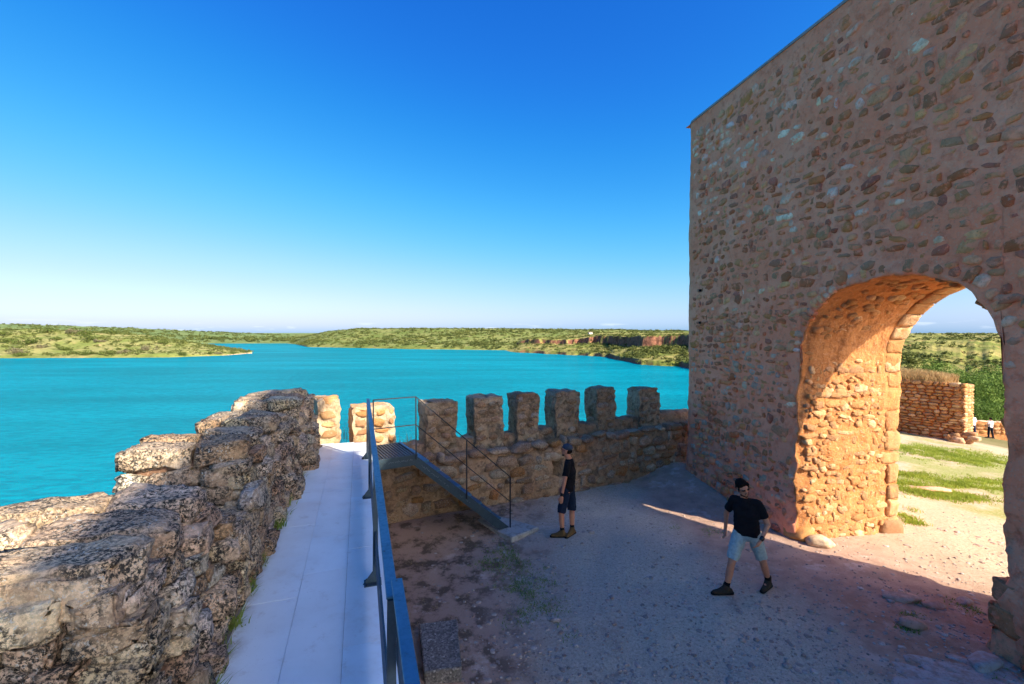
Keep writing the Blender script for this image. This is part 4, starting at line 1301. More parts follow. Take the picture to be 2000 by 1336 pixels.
def exposed_mat():
    m, n, l, b = new_mat('exposed_aggregate', 0.95, 0.15)
    pos = n_coord(n, 'Position')
    v = n_vor(n, l, 48, pos); f = n_noise(n, l, 60, 4, pos, 0.7); f2 = n_noise(n, l, 4, 5, pos)
    c = n_ramp(n, l, v.outputs['Color'], [(0, lin(88, 86, 84)), (0.55, lin(132, 126, 120)), (0.85, lin(164, 156, 148)), (1, lin(214, 206, 196))])
    c = n_mix(n, l, n_range(n, l, f, 0.5, 0.7, 0, 0.7), c, lin(84, 80, 76))
    l.new(c, b.inputs['Base Color']); n_bump(n, l, b, v.outputs['Distance'], 0.6, 0.02)
    return m
M['exposed'] = exposed_mat()
slab('concrete_pad', [at(950, 1002, z=0.05), at(1052, 1031, z=0.05), at(1000, 1053, z=0.05), at(930, 1018, z=0.05)], -0.15, 0.075, M['concrete'], 'pale concrete pad at the foot of the steel stair', 'slab', 0.015, 2)
slab('concrete_block', [at(818, 1217, z=0.15), at(893, 1209, z=0.15), at(902, 1303, z=0.15), at(829, 1312, z=0.15)], -0.2, 0.15, M['exposed'], 'square exposed aggregate concrete block on the ground beside the rail', 'concrete block', 0.012, 5)

# ------------------------------------------------------------------ ruined wall and low wall beyond the gate
def build_ruin():
    a = at(1752, 845, Y=22.0); b = at(1882, 866, Y=20.0)
    a = np.array([a.x, a.y]); b = np.array([b.x, b.y])
    L = np.linalg.norm(b - a); e = (b - a) / L; nrm = np.array([e[1], -e[0]])
    if nrm @ (-a) < 0: nrm = -nrm
    Rn = empty('ruined_wall', (a[0], a[1], 0))
    off = V3(a)
    tag(Rn, 'dry stone ruined wall topped with straw grass seen through the archway', 'wall')
    a = a - e * 2.0; L += 2.0
    zb = lambda s: gz(*(a + e * s)) - 0.25
    topz = EYE - (751 - 650) * 20.6 / FPX
    g = np.random.default_rng(8)
    EX, EN, EZ = V3(e), V3(nrm), np.array([0, 0, 1.0])
    mb = MB(); mb.prism([tuple(V3(a, -2.4) + EN * -0.12 - off), tuple(V3(b, -2.4) + EN * -0.12 - EX * .1 - off), tuple(V3(b, -2.4) - EN * 1.6 - EX * .1 - off), tuple(V3(a, -2.4) - EN * 1.6 - off)], (0, 0, topz + 2.4 - 0.04))
    mb.build('core', M['arch_mortar'], Rn)
    n_obj = 0; mass = Mass()
    z = -2.0; stones = []
    while z < topz - 0.05:
        h = g.uniform(0.10, 0.19); s = -g.uniform(0, .2)
        while s < L - 0.02:
            w = min(g.uniform(0.16, 0.46), L - s + 0.06)
            if z + h > zb(max(0, s)) and w > 0.1: stones.append((s + w / 2, z + h / 2, w / 2, h / 2))
            s += w + 0.01
        z += h
    for k, (s, z, w, h) in enumerate(stones):
        p = V3(a) + EX * s + EZ * z - EN * g.uniform(0.03, 0.10) - off
        col = colour_jit(PAL_WARM[g.integers(6)], g)
        put_stone(Rn, p, EX, EN, EZ, (w * 1.06, 0.16, h * 1.1), g.uniform(-.08, .08), col, g) if s > 1.6 and k % 1 == 0 and n_obj < 300 else mass_stone(mass, p, EX, EN, EZ, (w * 1.06, 0.16, h * 1.1), 0, col, g)
        n_obj += (s > 1.6)
    # return end and rubble at its foot
    z = -2.0
    while z < topz - 0.05:
        h = g.uniform(0.10, 0.19)
        for d in (0.2, 0.6, 1.0, 1.4):
            p = V3(b) - EN * d + EZ * (z + h / 2) - EX * 0.12 - off
            mass_stone(mass, p, -EN, EX, EZ, (0.22, 0.16, h / 2 * 1.1), 0, colour_jit(PAL_WARM[g.integers(6)], g), g)
        z += h
    for k in range(14):
        s = L - 0.5 + abs(g.normal()) * 0.45; d = g.uniform(0.0, 0.45)
        p2 = a + e * s + nrm * d
        r = g.uniform(0.07, 0.17)
        mass_stone(mass, V3(p2, gz(*p2) + r * 0.5 + max(0, 0.35 - d) * g.uniform(0, 1)) - off, EX, EN, EZ, (r * 1.4, r, r * 0.8), g.uniform(-.5, .5), colour_jit(PAL_WARM[g.integers(6)], g), g)
    mass.build('rubble', M['stone_mass'], Rn)
    return a, b, e, nrm, topz, L
RUIN = build_ruin()

def build_low_wall():
    a = at(1860, 857, Y=35.5); b = at(2100, 870, Y=33.5)
    Lw = empty('low_wall', (a.x, a.y, 0))
    tag(Lw, 'low stone parapet wall behind the two distant visitors', 'wall')
    off = np.array([a.x, a.y, 0])
    e = np.array([b.x - a.x, b.y - a.y]); L = np.linalg.norm(e); e = e / L; nn = np.array([e[1], -e[0]])
    EX, EN, EZ = V3(e), V3(nn), np.array([0, 0, 1.0])
    g = np.random.default_rng(5)
    zb = gz(a.x, a.y)
    mb = MB(); mb.prism([tuple(EX * s + EN * d + EZ * (zb - .6)) for s, d in ((-4, 0), (L, 0), (L, -0.4), (-4, -0.4))], (0, 0, 1.38)); mb.build('core', M['arch_mortar'], Lw)
    for z0 in (zb - .1, zb + .16, zb + .42):
        s = -4
        while s < L:
            w = g.uniform(.25, .55)
            put_stone(Lw, EX * (s + w / 2) + EZ * (z0 + .12), EX, EN, EZ, (w / 2, .12, .125), g.uniform(-.06, .06), colour_jit(PAL_WARM[g.integers(6)], g), g); s += w + .02
    s = -4
    while s < L:
        w = g.uniform(.4, .7)
        put_stone(Lw, EX * (s + w / 2) - EN * .2 + EZ * (zb + .78), EX, EN, EZ, (w / 2, .27, .06), 0, colour_jit(PAL_PALE[g.integers(4)], g), g, name='coping'); s += w
build_low_wall()

# ------------------------------------------------------------------ plants
def leaf_mat(name, cols, trans=0.25, src='Position', sc=3.0):
    m, n, l, b = new_mat(name, 0.75, 0.2)
    pos = n_coord(n, src); oi = n.new('ShaderNodeObjectInfo')
    f = n_noise(n, l, sc, 4, pos, 0.6)
    c = n_ramp(n, l, f, [(0.30, cols[0]), (0.5, cols[1]), (0.7, cols[2])])
    c = n_mix(n, l, n_range(n, l, oi.outputs['Random'], 0, 1, 0, 0.5, False), c, n_mix(n, l, 0.5, c, cols[2]))
    l.new(c, b.inputs['Base Color'])
    b.inputs['Subsurface Weight'].default_value = 0.0
    t = n.new('ShaderNodeBsdfTranslucent'); l.new(c, t.inputs['Color'])
    mx = n.new('ShaderNodeMixShader'); mx.inputs[0].default_value = trans
    l.new(b.outputs[0], mx.inputs[1]); l.new(t.outputs[0], mx.inputs[2])
    l.new(mx.outputs[0], n['Material Output'].inputs['Surface'])
    return m
M['leaf'] = leaf_mat('shrub_leaves', [lin(62, 76, 34), lin(84, 96, 42), lin(110, 118, 56)], sc=0.8)
M['leaf_grey'] = leaf_mat('grey_shrub_leaves', [lin(96, 92, 66), lin(120, 112, 82), lin(140, 130, 98)], sc=0.8)
M['tree_leaf'] = leaf_mat('tree_leaves', [lin(66, 88, 36), lin(92, 116, 46), lin(124, 144, 62)], sc=0.6)
M['scrub'] = leaf_mat('scrub_leaves', [lin(58, 70, 32), lin(84, 92, 44), lin(126, 128, 66)], sc=0.12)
M['grass'] = leaf_mat('green_grass', [lin(108, 132, 40), lin(140, 158, 54), lin(168, 176, 76)], 0.35, sc=2.0)
M['weed'] = leaf_mat('court_weeds', [lin(96, 126, 50), lin(122, 148, 60), lin(150, 160, 84)], 0.3, sc=4)
M['straw'] = leaf_mat('straw', [lin(150, 124, 84), lin(182, 152, 104), lin(206, 178, 126)], 0.3, sc=3)
M['bark'] = plain_mat('bark', lin(96, 78, 60), 0.95, 0.1)

def bush_verts(seed, n_leaf, size, lobes=7, flat=0.8, tri=True):
    """leaf-sized faces spread over a handful of lobes, fills about a unit dome"""
    g = np.random.default_rng(seed)
    C = g.normal(size=(lobes, 3)) * np.array([0.45, 0.45, 0.25]); C[:, 2] = np.abs(C[:, 2]) + 0.28
    Rl = g.uniform(0.28, 0.5, lobes)
    k = g.integers(0, lobes, n_leaf)
    d = g.normal(size=(n_leaf, 3)); d /= np.linalg.norm(d, axis=1)[:, None]
    rad = Rl[k] * g.uniform(0.72, 1.08, n_leaf)
    P = C[k] + d * rad[:, None]; P[:, 2] = np.abs(P[:, 2] * flat)
    nrm = d + g.normal(size=d.shape) * 0.55; nrm /= np.linalg.norm(nrm, axis=1)[:, None]
    t = np.cross(nrm, g.normal(size=d.shape)); t /= np.linalg.norm(t, axis=1)[:, None]
    b = np.cross(nrm, t)
    s = size * g.uniform(0.6, 1.4, n_leaf)[:, None]
    V = np.stack([P - t * s, P + b * s * 0.6, P + t * s, P - b * s * 0.6], 1).reshape(-1, 3)
    F = np.arange(n_leaf * 4).reshape(-1, 4)
    return V, F

def sample_terrain(name, g):
    K, T, V = TERR[name]
    i = g.integers(0, V.shape[0] - 1); j = g.integers(0, V.shape[1] - 1)
    a, b = g.random(), g.random()
    p = V[i, j] * (1 - a) * (1 - b) + V[i + 1, j] * a * (1 - b) + V[i, j + 1] * (1 - a) * b + V[i + 1, j + 1] * a * b
    return p

def scatter_scrub():
    g = np.random.default_rng(99)
    shapes = [bush_verts(300 + i, 46, 0.20, 6) for i in range(10)]
    for (name, count, rmin, rmax, ymax, label, jm) in [
        ('peninsula', 2200, 0.5, 1.7, 470, 'low scrub scattered over the peninsula', 0.7),
        ('middle_hill', 5200, 1.0, 2.4, 900, 'dark scrub dotting the hill across the water', 0.75),
        ('valley_shore', 4200, 0.6, 2.0, 620, 'scrub and bushes over the rocky shore and valley side', 0.8),
        ('far_ridge', 2600, 2.5, 5.0, 2200, 'far woodland along the ridge', 0.6)]:
        K, T, V = TERR[name]
        N = count * 12
        ii = g.integers(0, V.shape[0] - 1, N); jj = g.integers(0, V.shape[1] - 1, N); a = g.random(N)[:, None]; b = g.random(N)[:, None]
        P = V[ii, jj] * (1 - a) * (1 - b) + V[ii + 1, jj] * a * (1 - b) + V[ii, jj + 1] * (1 - a) * b + V[ii + 1, jj + 1] * a * b
        nzv = vn(np.stack([P[:, 0] * 0.035, P[:, 1] * 0.035, 0.5 + 0 * P[:, 0]], 1), 4)
        ok = (P[:, 2] > ZW + 0.7) & (P[:, 1] < ymax) & (g.random(N) < 0.25 + 1.3 * (nzv - 0.25))
        if name == 'valley_shore': ok &= ~((P[:, 1] < 58) & (P[:, 0] > 30))
        P = P[ok][:count]; nzv = nzv[ok][:count]
        n0 = 0; VS = []; FS = []
        for p, nz_ in zip(P, nzv):
            r = g.uniform(rmin, rmax) * (0.6 + 0.8 * nz_)
            Vb, Fb = shapes[int(g.integers(10))]
            a = g.uniform(0, 6.28); ca, sa = math.cos(a), math.sin(a)
            W = np.stack([(Vb[:, 0] * ca - Vb[:, 1] * sa) * r * 1.25 + p[0], (Vb[:, 0] * sa + Vb[:, 1] * ca) * r * 1.25 + p[1], Vb[:, 2] * r * 1.05 + p[2] - 0.15 * r], 1)
            VS.append(W); FS.append(Fb + n0); n0 += len(W)
        me = mesh_of('scrub', np.concatenate(VS), np.concatenate(FS), False)
        o = link('scrub', me, M['scrub']); tag(o, label, 'scrub', kind='stuff')
scatter_scrub()

def place_shrubs():
    """single bushes that can be told apart on the peninsula, and the trees below the gate"""
    g = np.random.default_rng(12)
    var = []
    for i in range(5):
        V, F = bush_verts(500 + i, 520, 0.085, 10)
        me = mesh_of('crown', V, F, False); var.append(me)
    spots = [(20, 668, 10), (60, 672, 14), (35, 690, 13), (95, 650, 11), (70, 648, 12), (10, 655, 9), (145, 652, 12), (165, 655, 11), (175, 664, 10), (220, 652, 10),
             (80, 680, 9), (125, 684, 9), (140, 691, 8), (205, 692, 8), (285, 684, 11), (325, 671, 9), (250, 677, 7), (40, 699, 8), (240, 690, 8), (170, 694, 9),
             (355, 695, 7), (410, 692, 6), (428, 696, 5), (455, 692, 5), (300, 664, 7), (480, 691, 4), (195, 668, 8), (110, 664, 8)]
    K, T, V = TERR['peninsula']
    PT = V.reshape(-1, 3)
    ok = PT[:, 2] > ZW + 0.5; PT = PT[ok]
    sx = 1000 + FPX * PT[:, 0] / PT[:, 1]; sy = 650 + FPX * (EYE - PT[:, 2]) / PT[:, 1]
    for i, (px, py, r) in enumerate(spots):
        d = (sx - px) ** 2 + (sy - py) ** 2 * 2 + (PT[:, 1] - 250) * 0.02
        p = PT[int(np.argmin(d))]
        rad = r * p[1] / FPX * 1.15
        s = empty('shrub', tuple(p), g.uniform(0, 6))
        grey = i % 4 == 2
        where = 'by the waterline of the peninsula' if py > 686 else ('on the crest of the peninsula' if py < 658 else 'on the middle slope of the peninsula')
        where = where if px < 345 else 'near the tip of the peninsula'
        size = 'large' if r >= 11 else ('small' if r < 8 else 'medium sized')
        tag(s, '%s %s rounded shrub %s' % (size, 'grey brown' if grey else 'dark green', where), 'shrub', 'grey shrubs on the peninsula' if grey else 'green shrubs on the peninsula')
        me = var[i % 5]
        if grey: me = me.copy(); me.materials.clear()
        o = link('crown', me, M['leaf_grey'] if grey else M['leaf'], s, scale=(rad * 1.15, rad * 1.15, rad * 0.95))
        tb = MB(); tb.tube((0, 0, -0.3), (0, 0, rad * 0.5), rad * 0.08, rad * 0.05, 6); tb.build('trunk', M['bark'], s)
    # trees below the low wall, through the arch
    tv = []
    for i in range(4):
        V, F = bush_verts(560 + i, 5200, 0.030, 22, 1.0); tv.append(mesh_of('crown', V, F, False))
    for i, (px, Y, topy, rad, lab) in enumerate([(1868, 47, 722, 2.6, 'broad green tree behind the ruined wall'), (1925, 50, 718, 3.0, 'broad green tree above the two distant visitors'),
                                    (1905, 42, 775, 1.8, 'small light green tree beside the visitor in white'), (1955, 44, 768, 2.2, 'light green tree at the edge of the archway view'),
                                    (1840, 60, 706, 3.0, 'dark green tree rising behind the straw topped wall'), (1965, 62, 712, 3.4, 'tall green tree furthest back in the archway'), (1990, 46, 740, 2.8, 'green tree half hidden by the near jamb')]):
        p = at(px, topy, Y=Y); zt = p.z
        zb = -8.5
        s = empty('tree', (p.x, p.y, zb), g.uniform(0, 6)); tag(s, lab, 'tree')
        H = zt - zb; ch = min(H, rad * 1.9)
        o = link('crown', tv[i % 4], M['tree_leaf'], s, loc=(0, 0, H - rad * 1.25), scale=(rad, rad, rad * 1.15))
        o2 = link('crown', tv[(i + 1) % 4], M['tree_leaf'], s, loc=(rad * .35, -rad * .3, H - rad * 2.0), scale=(rad * .95, rad * .95, rad * 1.1))
        tb = MB(); tb.tube((0, 0, -0.5), (0.1, 0, H - ch * 0.4), 0.22, 0.10, 8)
        for a in range(4):
            an = a * 1.6 + .3; tb.tube((0.05, 0, H - ch * (0.85 - .05 * a)), (math.cos(an) * rad * .6, math.sin(an) * rad * .6, H - ch * 0.35), 0.09, 0.03, 6)
        tb.build('trunk', M['bark'], s)
place_shrubs()

def blades(pts, hmin, hmax, width, g, lean=0.45, per=6, spread=0.04):
    """curved grass blades at the given ground points"""
    o = np.repeat(np.array(pts, float), per, 0); n = len(o)
    o = o + np.stack([g.normal(size=n) * spread, g.normal(size=n) * spread, np.full(n, -0.01)], 1)
    h = g.uniform(hmin, hmax, n); a = g.uniform(0, 6.283, n); b = g.uniform(0, 6.283, n); z0 = np.zeros(n)
    d = np.stack([np.cos(a), np.sin(a), z0], 1) * (h * lean * g.uniform(0.3, 1.4, n))[:, None]
    w = np.stack([np.cos(b), np.sin(b), z0], 1) * width
    m1 = o + d * 0.35 + np.stack([z0, z0, h * 0.6], 1); t = o + d + np.stack([z0, z0, h], 1)
    V = np.stack([o - w, o + w, m1 + w * 0.7, m1 - w * 0.7, t], 1).reshape(-1, 3)
    F = []
    for k in range(0, 5 * n, 5): F += [(k, k + 1, k + 2, k + 3), (k + 3, k + 2, k + 4)]
    return V, F

def grass_patch(name, pts, mat, label, cat, hmin, hmax, width, g, **kw):
    V, F = blades(pts, hmin, hmax, width, g, **kw)
    me = mesh_of(name, V, F, False)
    o = link(name, me, mat); return tag(o, label, cat, kind='stuff')

def build_grass():
    g = np.random.default_rng(61)
    def blob(c, rx, ry, n, thr=0.0):
        x = g.normal(size=n) * rx * 0.55 + c.x; y = g.normal(size=n) * ry * 0.55 + c.y
        if thr:
            ok = vn(np.stack([x * 2.3, y * 2.3, 1.0 + 0 * x], 1), 6) >= thr; x = x[ok]; y = y[ok]
        return list(zip(x, y, ground_h(x, y))) if len(x) else []
    pts = []
    for (px, py, rx, ry, n) in [(1000, 1078, .35, .3, 130), (985, 1100, .35, .25, 120), (1035, 1135, .3, .22, 130), (1015, 1160, .25, .2, 110), (1070, 1190, .18, .2, 80), (1012, 1210, .25, .25, 60), (1065, 1258, .16, .16, 120),
                               (1085, 1245, .2, .2, 60), (1110, 1320, .15, .12, 70), (965, 1085, .3, .2, 60), (1370, 1035, .35, .12, 60), (1330, 1030, .2, .1, 25), (1000, 1050, .25, .1, 40), (1040, 1052, .15, .06, 40), (970, 1160, .08, .08, 12), (1130, 1285, .1, .1, 20)]:
        pts += blob(at(px, py, z=0), rx * 1.3, ry * 1.35, int(n * 0.8), 0.47)
    for (px, py, n) in [(1765, 1165, 35), (1800, 1180, 16), (1775, 1200, 22), (1775, 1225, 40), (1890, 1185, 16), (1900, 1195, 10), (1940, 1310, 14), (1860, 1175, 8)]:
        pts += blob(at(px, py, z=0.02), .12, .05, n)
    grass_patch('weeds', pts, M['weed'], 'low green weeds growing through the courtyard gravel', 'weeds', 0.012, 0.045, 0.007, g, per=6, lean=1.2, spread=0.05)
    # straw and litter by the walls
    pts = []
    for _ in range(1500):
        x = g.uniform(-1.9, 4.6); d = abs(g.normal()) * 0.55 + 0.05
        p = bpt(x, -d); pts.append((p[0], p[1]))
    for _ in range(900):
        px, py = g.uniform(775, 930), g.uniform(1050, 1336)
        if g.random() < (px - 775) / 200: continue
        p = at(px, py, z=0.02); pts.append((p.x, p.y))
    for _ in range(700):
        s = g.uniform(0.2, 3.6); d = abs(g.normal()) * 0.5 + 0.1
        p = A0 + DS * s - DN * d; pts.append((p[0], p[1]))
    xy = np.array(pts); pts = list(zip(xy[:, 0], xy[:, 1], ground_h(xy[:, 0], xy[:, 1])))
    grass_patch('straw_litter', pts, M['straw'], 'dry straw and litter along the foot of the walls', 'straw', 0.012, 0.05, 0.003, g, per=2, lean=2.6)
    # bright lawn beyond the gate
    pts = []
    for (px, py, rx, ry, n) in [(1785, 878, 2.0, .8, 700), (1850, 890, 2.4, .8, 900), (1920, 905, 2.2, .7, 900), (1785, 922, .7, .35, 320), (1775, 942, .5, .3, 260), (1845, 965, 1.0, .38, 900), (1890, 938, 1.0, .42, 600), (1800, 955, .6, .3, 160), (1930, 925, 1.0, .4, 250), (1780, 1028, .22, .15, 110), (1770, 1010, .2, .2, 60), (1785, 1040, .15, .06, 40)]:
        dz = 4.6 if py < 915 else 4.1
        c = at(px, py, z=EYE - dz)
        pts += blob(c, rx, ry, n, 0.30)
    grass_patch('grass', pts, M['grass'], 'bright green grass growing beyond the archway', 'grass', 0.03, 0.10, 0.008, g, per=6, lean=0.8, spread=0.07)
    # straw grass on the ruined wall
    a, b, e, nrm, topz, L = RUIN
    pts = []
    for _ in range(1500):
        s = g.uniform(0, L - 0.55) ; d = g.uniform(0.05, 1.5)
        p = a + e * s - nrm * d; pts.append((p[0], p[1], topz - 0.04 + 0.22 * math.sin(min(1, (L - s) / 2.2) * 1.57) * math.sin(min(1, d / 0.7) * 1.57)))
    grass_patch('straw_grass', pts, M['straw'], 'tall straw coloured grass on top of the ruined wall', 'grass', 0.18, 0.48, 0.010, g, per=4, lean=0.5, spread=0.06)
    # weeds in the joint between parapet and walkway
    pts = []
    for _ in range(330):
        u = g.uniform(2.3, 9.0); pts.append(tuple(uv(u, -0.90 + g.normal() * 0.03, WZ - 0.02)))
    grass_patch('joint_weeds', pts, M['straw'], 'thin dry weeds in the joint between parapet and walkway', 'weeds', 0.03, 0.13, 0.0022, g, per=3, lean=0.8, spread=0.03)
    pts = [tuple(uv(u + g.normal() * .04, -0.88 + g.normal() * .025, WZ - 0.02)) for u in (3.0, 3.35, 3.7, 4.15, 4.6, 5.0, 5.4, 5.75, 6.1, 6.6, 7.2, 7.8) for _ in range(26)]
    grass_patch('joint_weeds', pts, M['weed'], 'small green weeds rooted along the walkway edge', 'weeds', 0.03, 0.15, 0.006, g, per=4, lean=0.9, spread=0.03)
    # dry stalks standing outside the battlements
    pts = []
    for (px, py) in [(668, 850), (672, 855), (798, 866), (790, 866), (800, 870), (1318, 818), (1324, 818), (1310, 820), (800, 862)]:
        c = at(px, py, Y=9.8 if px < 900 else 13.0)
        pts += [(c.x + g.normal() * .1, c.y + g.normal() * .1, c.z - 0.1) for _ in range(5)]
    grass_patch('dry_stalks', pts, M['straw'], 'thin dry stalks growing between the merlons', 'grass', 0.1, 0.38, 0.003, g, per=3, lean=0.4, spread=0.05)
build_grass()

# ------------------------------------------------------------------ loose stones
def loose():
    g = np.random.default_rng(71)
    for i, (px, py, d, label, col) in enumerate([
        (1602, 1066, (0.22, 0.17, 0.12), 'pale worn boulder at the foot of the sunlit jamb', lin(216, 190, 156)),
        (1760, 1172, (0.24, 0.12, 0.05), 'flat pinkish stone among weeds in the shaded gravel', lin(196, 162, 142)),
        (1822, 1187, (0.14, 0.09, 0.05), 'small pinkish stone right of the flat one in the shaded gravel', lin(190, 156, 138)),
        (1778, 1222, (0.15, 0.11, 0.07), 'rounded pinkish stone with green weeds below it', lin(186, 150, 130)),
        (1884, 1178, (0.12, 0.08, 0.05), 'small grey stone close to the shadow edge of the gate', lin(180, 168, 158)),
        (1922, 1300, (0.22, 0.12, 0.07), 'grey stone beside the worn blocks of the near jamb', lin(176, 170, 166)),
        (1810, 958, (0.5, 0.22, 0.06), 'flat pale rock showing in the grass beyond the arch', PAL_PALE[2])]):
        p = at(px, py, z=0.0 if py > 1000 else -0.3)
        me = rock_mesh('loose_stone', 3, 40 + i, d, k=3.2, rough=0.16, freq=1.5, cuts=6)
        o = link('loose_stone', me, M['stone'], loc=(p.x, p.y, gz(p.x, p.y) + d[2] * 0.35), rot=(g.uniform(-.1, .1), g.uniform(-.1, .1), g.uniform(-.5, .5)))
        o.color = col; tag(o, label, 'stone')
    mass = Mass()
    PP = np.array([at(g.uniform(900, 2000), 985 + 350 * g.random() ** 0.9, z=0.0)[:] for _ in range(3600)])
    PZ = ground_h(PP[:, 0], PP[:, 1])
    for p, zg in zip(PP, PZ):
        r = abs(g.normal()) * 0.008 + 0.005
        if g.random() < 0.012: r *= 3
        P, F = ico(1); P = P * (1 + 0.35 * g.normal(size=(len(P), 1)) * 0.5) * np.array([r * g.uniform(.8, 1.5), r, r * 0.6])
        k = g.uniform(0.7, 1.15); c = (0.46 * k, 0.40 * k, 0.36 * k, 1)
        mass.add(P + np.array([p[0], p[1], zg + r * 0.2]), F, c)
    for _ in range(420):
        p = at(g.uniform(820, 2000), 985 + 350 * g.random() ** 0.8, z=0.0)
        P, F = STONE_V[int(g.integers(40))]; r = g.uniform(0.012, 0.04); a = g.uniform(0, 6.28)
        Q = P[:, [0, 2, 1]] * np.array([r * 1.3, r, r * 0.5]); Q = np.stack([Q[:, 0] * math.cos(a) - Q[:, 1] * math.sin(a), Q[:, 0] * math.sin(a) + Q[:, 1] * math.cos(a), Q[:, 2]], 1)
        k = g.uniform(0.6, 1.25); mass.add(Q + np.array([p.x, p.y, gz(p.x, p.y)]), F[:, ::-1], (0.5 * k, 0.42 * k, 0.36 * k, 1))
    # slabs of bare pale rock breaking the surface near the gate
    for _ in range(46):
        p = at(g.uniform(1775, 1960), g.uniform(1290, 1345), z=0.0)
        P, F = STONE_V[int(g.integers(40))]; a = g.uniform(-.3, .3); s = g.uniform(0.05, 0.17)
        Q = P[:, [0, 2, 1]] * np.array([s * 1.4, s * 0.6, 0.016]); Q = np.stack([Q[:, 0] * math.cos(a - .5) - Q[:, 1] * math.sin(a - .5), Q[:, 0] * math.sin(a - .5) + Q[:, 1] * math.cos(a - .5), Q[:, 2]], 1)
        mass.add(Q + np.array([p.x, p.y, gz(p.x, p.y) + 0.002]), F, (0.50, 0.42, 0.38, 1))
    o = mass.build('gravel', M['stone_mass']); tag(o, 'loose gravel and bare rock on the courtyard ground', 'gravel', kind='stuff')
loose()

# a small white house far off on the plateau
def far_house():
    p = at(1153, 651.5, Y=420)
    h = empty('farm_house', (p.x, p.y, p.z - 1.0), 0.3)
    tag(h, 'tiny white house on the plateau above the red cliffs', 'house')
    mb = MB(); mb.box((0, 0, 1.2), (3.6, 2.6, 1.5)); mb.build('wall', plain_mat('white_wall', lin(206, 200, 190)), h)
    mb = MB(); mb.prism([(-2.0, -1.6, 1.9), (-2.0, 1.6, 1.9), (-2.0, 0, 2.4)], (4.0, 0, 0)); mb.build('roof', plain_mat('tile_roof', lin(200, 170, 150)), h)
far_house()

# ------------------------------------------------------------------ people
def shells_mesh(name, shells, voxel, smooth=4, hems=(), folds=0.0):
    """one continuous surface grown round tapered capsules and ellipsoids"""
    V = []; F = []; n = 0
    S, SF = ico(2)
    for sh in shells:
        if sh[0] == 'c':
            _, a, b, ra, rb = sh[:5]
            a = np.array(a, float); b = np.array(b, float); L = np.linalg.norm(b - a)
            nst = max(2, int(L / (min(ra, rb) * 0.5)) + 1)
            for t in np.linspace(0, 1, nst):
                r = ra + (rb - ra) * t
                V.append(a + (b - a) * t + S * r); F.append(SF + n); n += len(S)
        else:
            _, c, r, q = sh
            Rm = np.array(q.to_matrix()) if q is not None else np.eye(3)
            V.append(np.array(c) + (S * np.array(r)) @ Rm.T); F.append(SF + n); n += len(S)
    me = mesh_of(name + '_raw', np.concatenate(V), np.concatenate(F))
    o = bpy.data.objects.new('raw', me); COL.objects.link(o)
    m = o.modifiers.new('r', 'REMESH'); m.mode = 'VOXEL'; m.voxel_size = voxel; m.use_smooth_shade = True
    m2 = o.modifiers.new('s', 'SMOOTH'); m2.iterations = smooth; m2.factor = 0.5
    dg = bpy.context.evaluated_depsgraph_get()
    out = bpy.data.meshes.new_from_object(o.evaluated_get(dg))
    out.name = name
    if hems:
        P = np.empty(len(out.vertices) * 3); out.vertices.foreach_get('co', P); P = P.reshape(-1, 3)
        for (c, nrm, rad) in hems:
            c = np.array(c, float); nrm = np.array(nrm, float); nrm /= np.linalg.norm(nrm)
            d = (P - c) @ nrm; near = np.linalg.norm(P - c, axis=1) < rad
            hit = near & (d > 0); P[hit] -= d[hit][:, None] * nrm * 0.97
        if folds: P = P + vfbm(P * np.array([11, 11, 6.0]), 3, 17, 0.6) * folds
        out.vertices.foreach_set('co', P.ravel())
    bpy.data.objects.remove(o); bpy.data.meshes.remove(me)
    out.polygons.foreach_set('use_smooth', [True] * len(out.polygons))
    return out

skin = plain_mat('skin', lin(206, 140, 108), 0.55, 0.3, 0, 0.06, 20, 0.05)
def cloth(name, c): return plain_mat(name, c, 0.92, 0.12, 0, 0.10, 26, 0.25)
EYEC = plain_mat('dark_lens', lin(14, 14, 16), 0.15, 0.6)

def hand_shells(w, d, side, r=0.0085):
    """palm and five fingers hanging from wrist w along d; side = direction the thumb leaves"""
    w = np.array(w); d = np.array(d, float); d /= np.linalg.norm(d); s = np.array(side, float); s -= d * (s @ d); s /= np.linalg.norm(s)
    nrm = np.cross(d, s)
    out = [('c', w, w + d * 0.085, 0.024, 0.026), ('c', w + d * .03 + s * .022, w + d * .09 + s * .028, .015, .013), ('c', w + d * .03 - s * .022, w + d * .085 - s * .026, .015, .012)]
    for k, (o, L) in enumerate([(0.030, 0.068), (0.010, 0.078), (-0.010, 0.072), (-0.030, 0.055)]):
        b = w + d * 0.088 + s * o; m = b + d * L * .55 + nrm * .006; t = m + d * L * .40 + nrm * .022
        out += [('c', b, m, r + .001, r), ('c', m, t, r, r - .0015)]
    b = w + d * 0.03 + s * 0.03; m = b + d * .035 + s * .022; out += [('c', b, m, r + .003, r + .001), ('c', m, m + d * .035 + s * .004, r + .001, r - .001)]
    return out

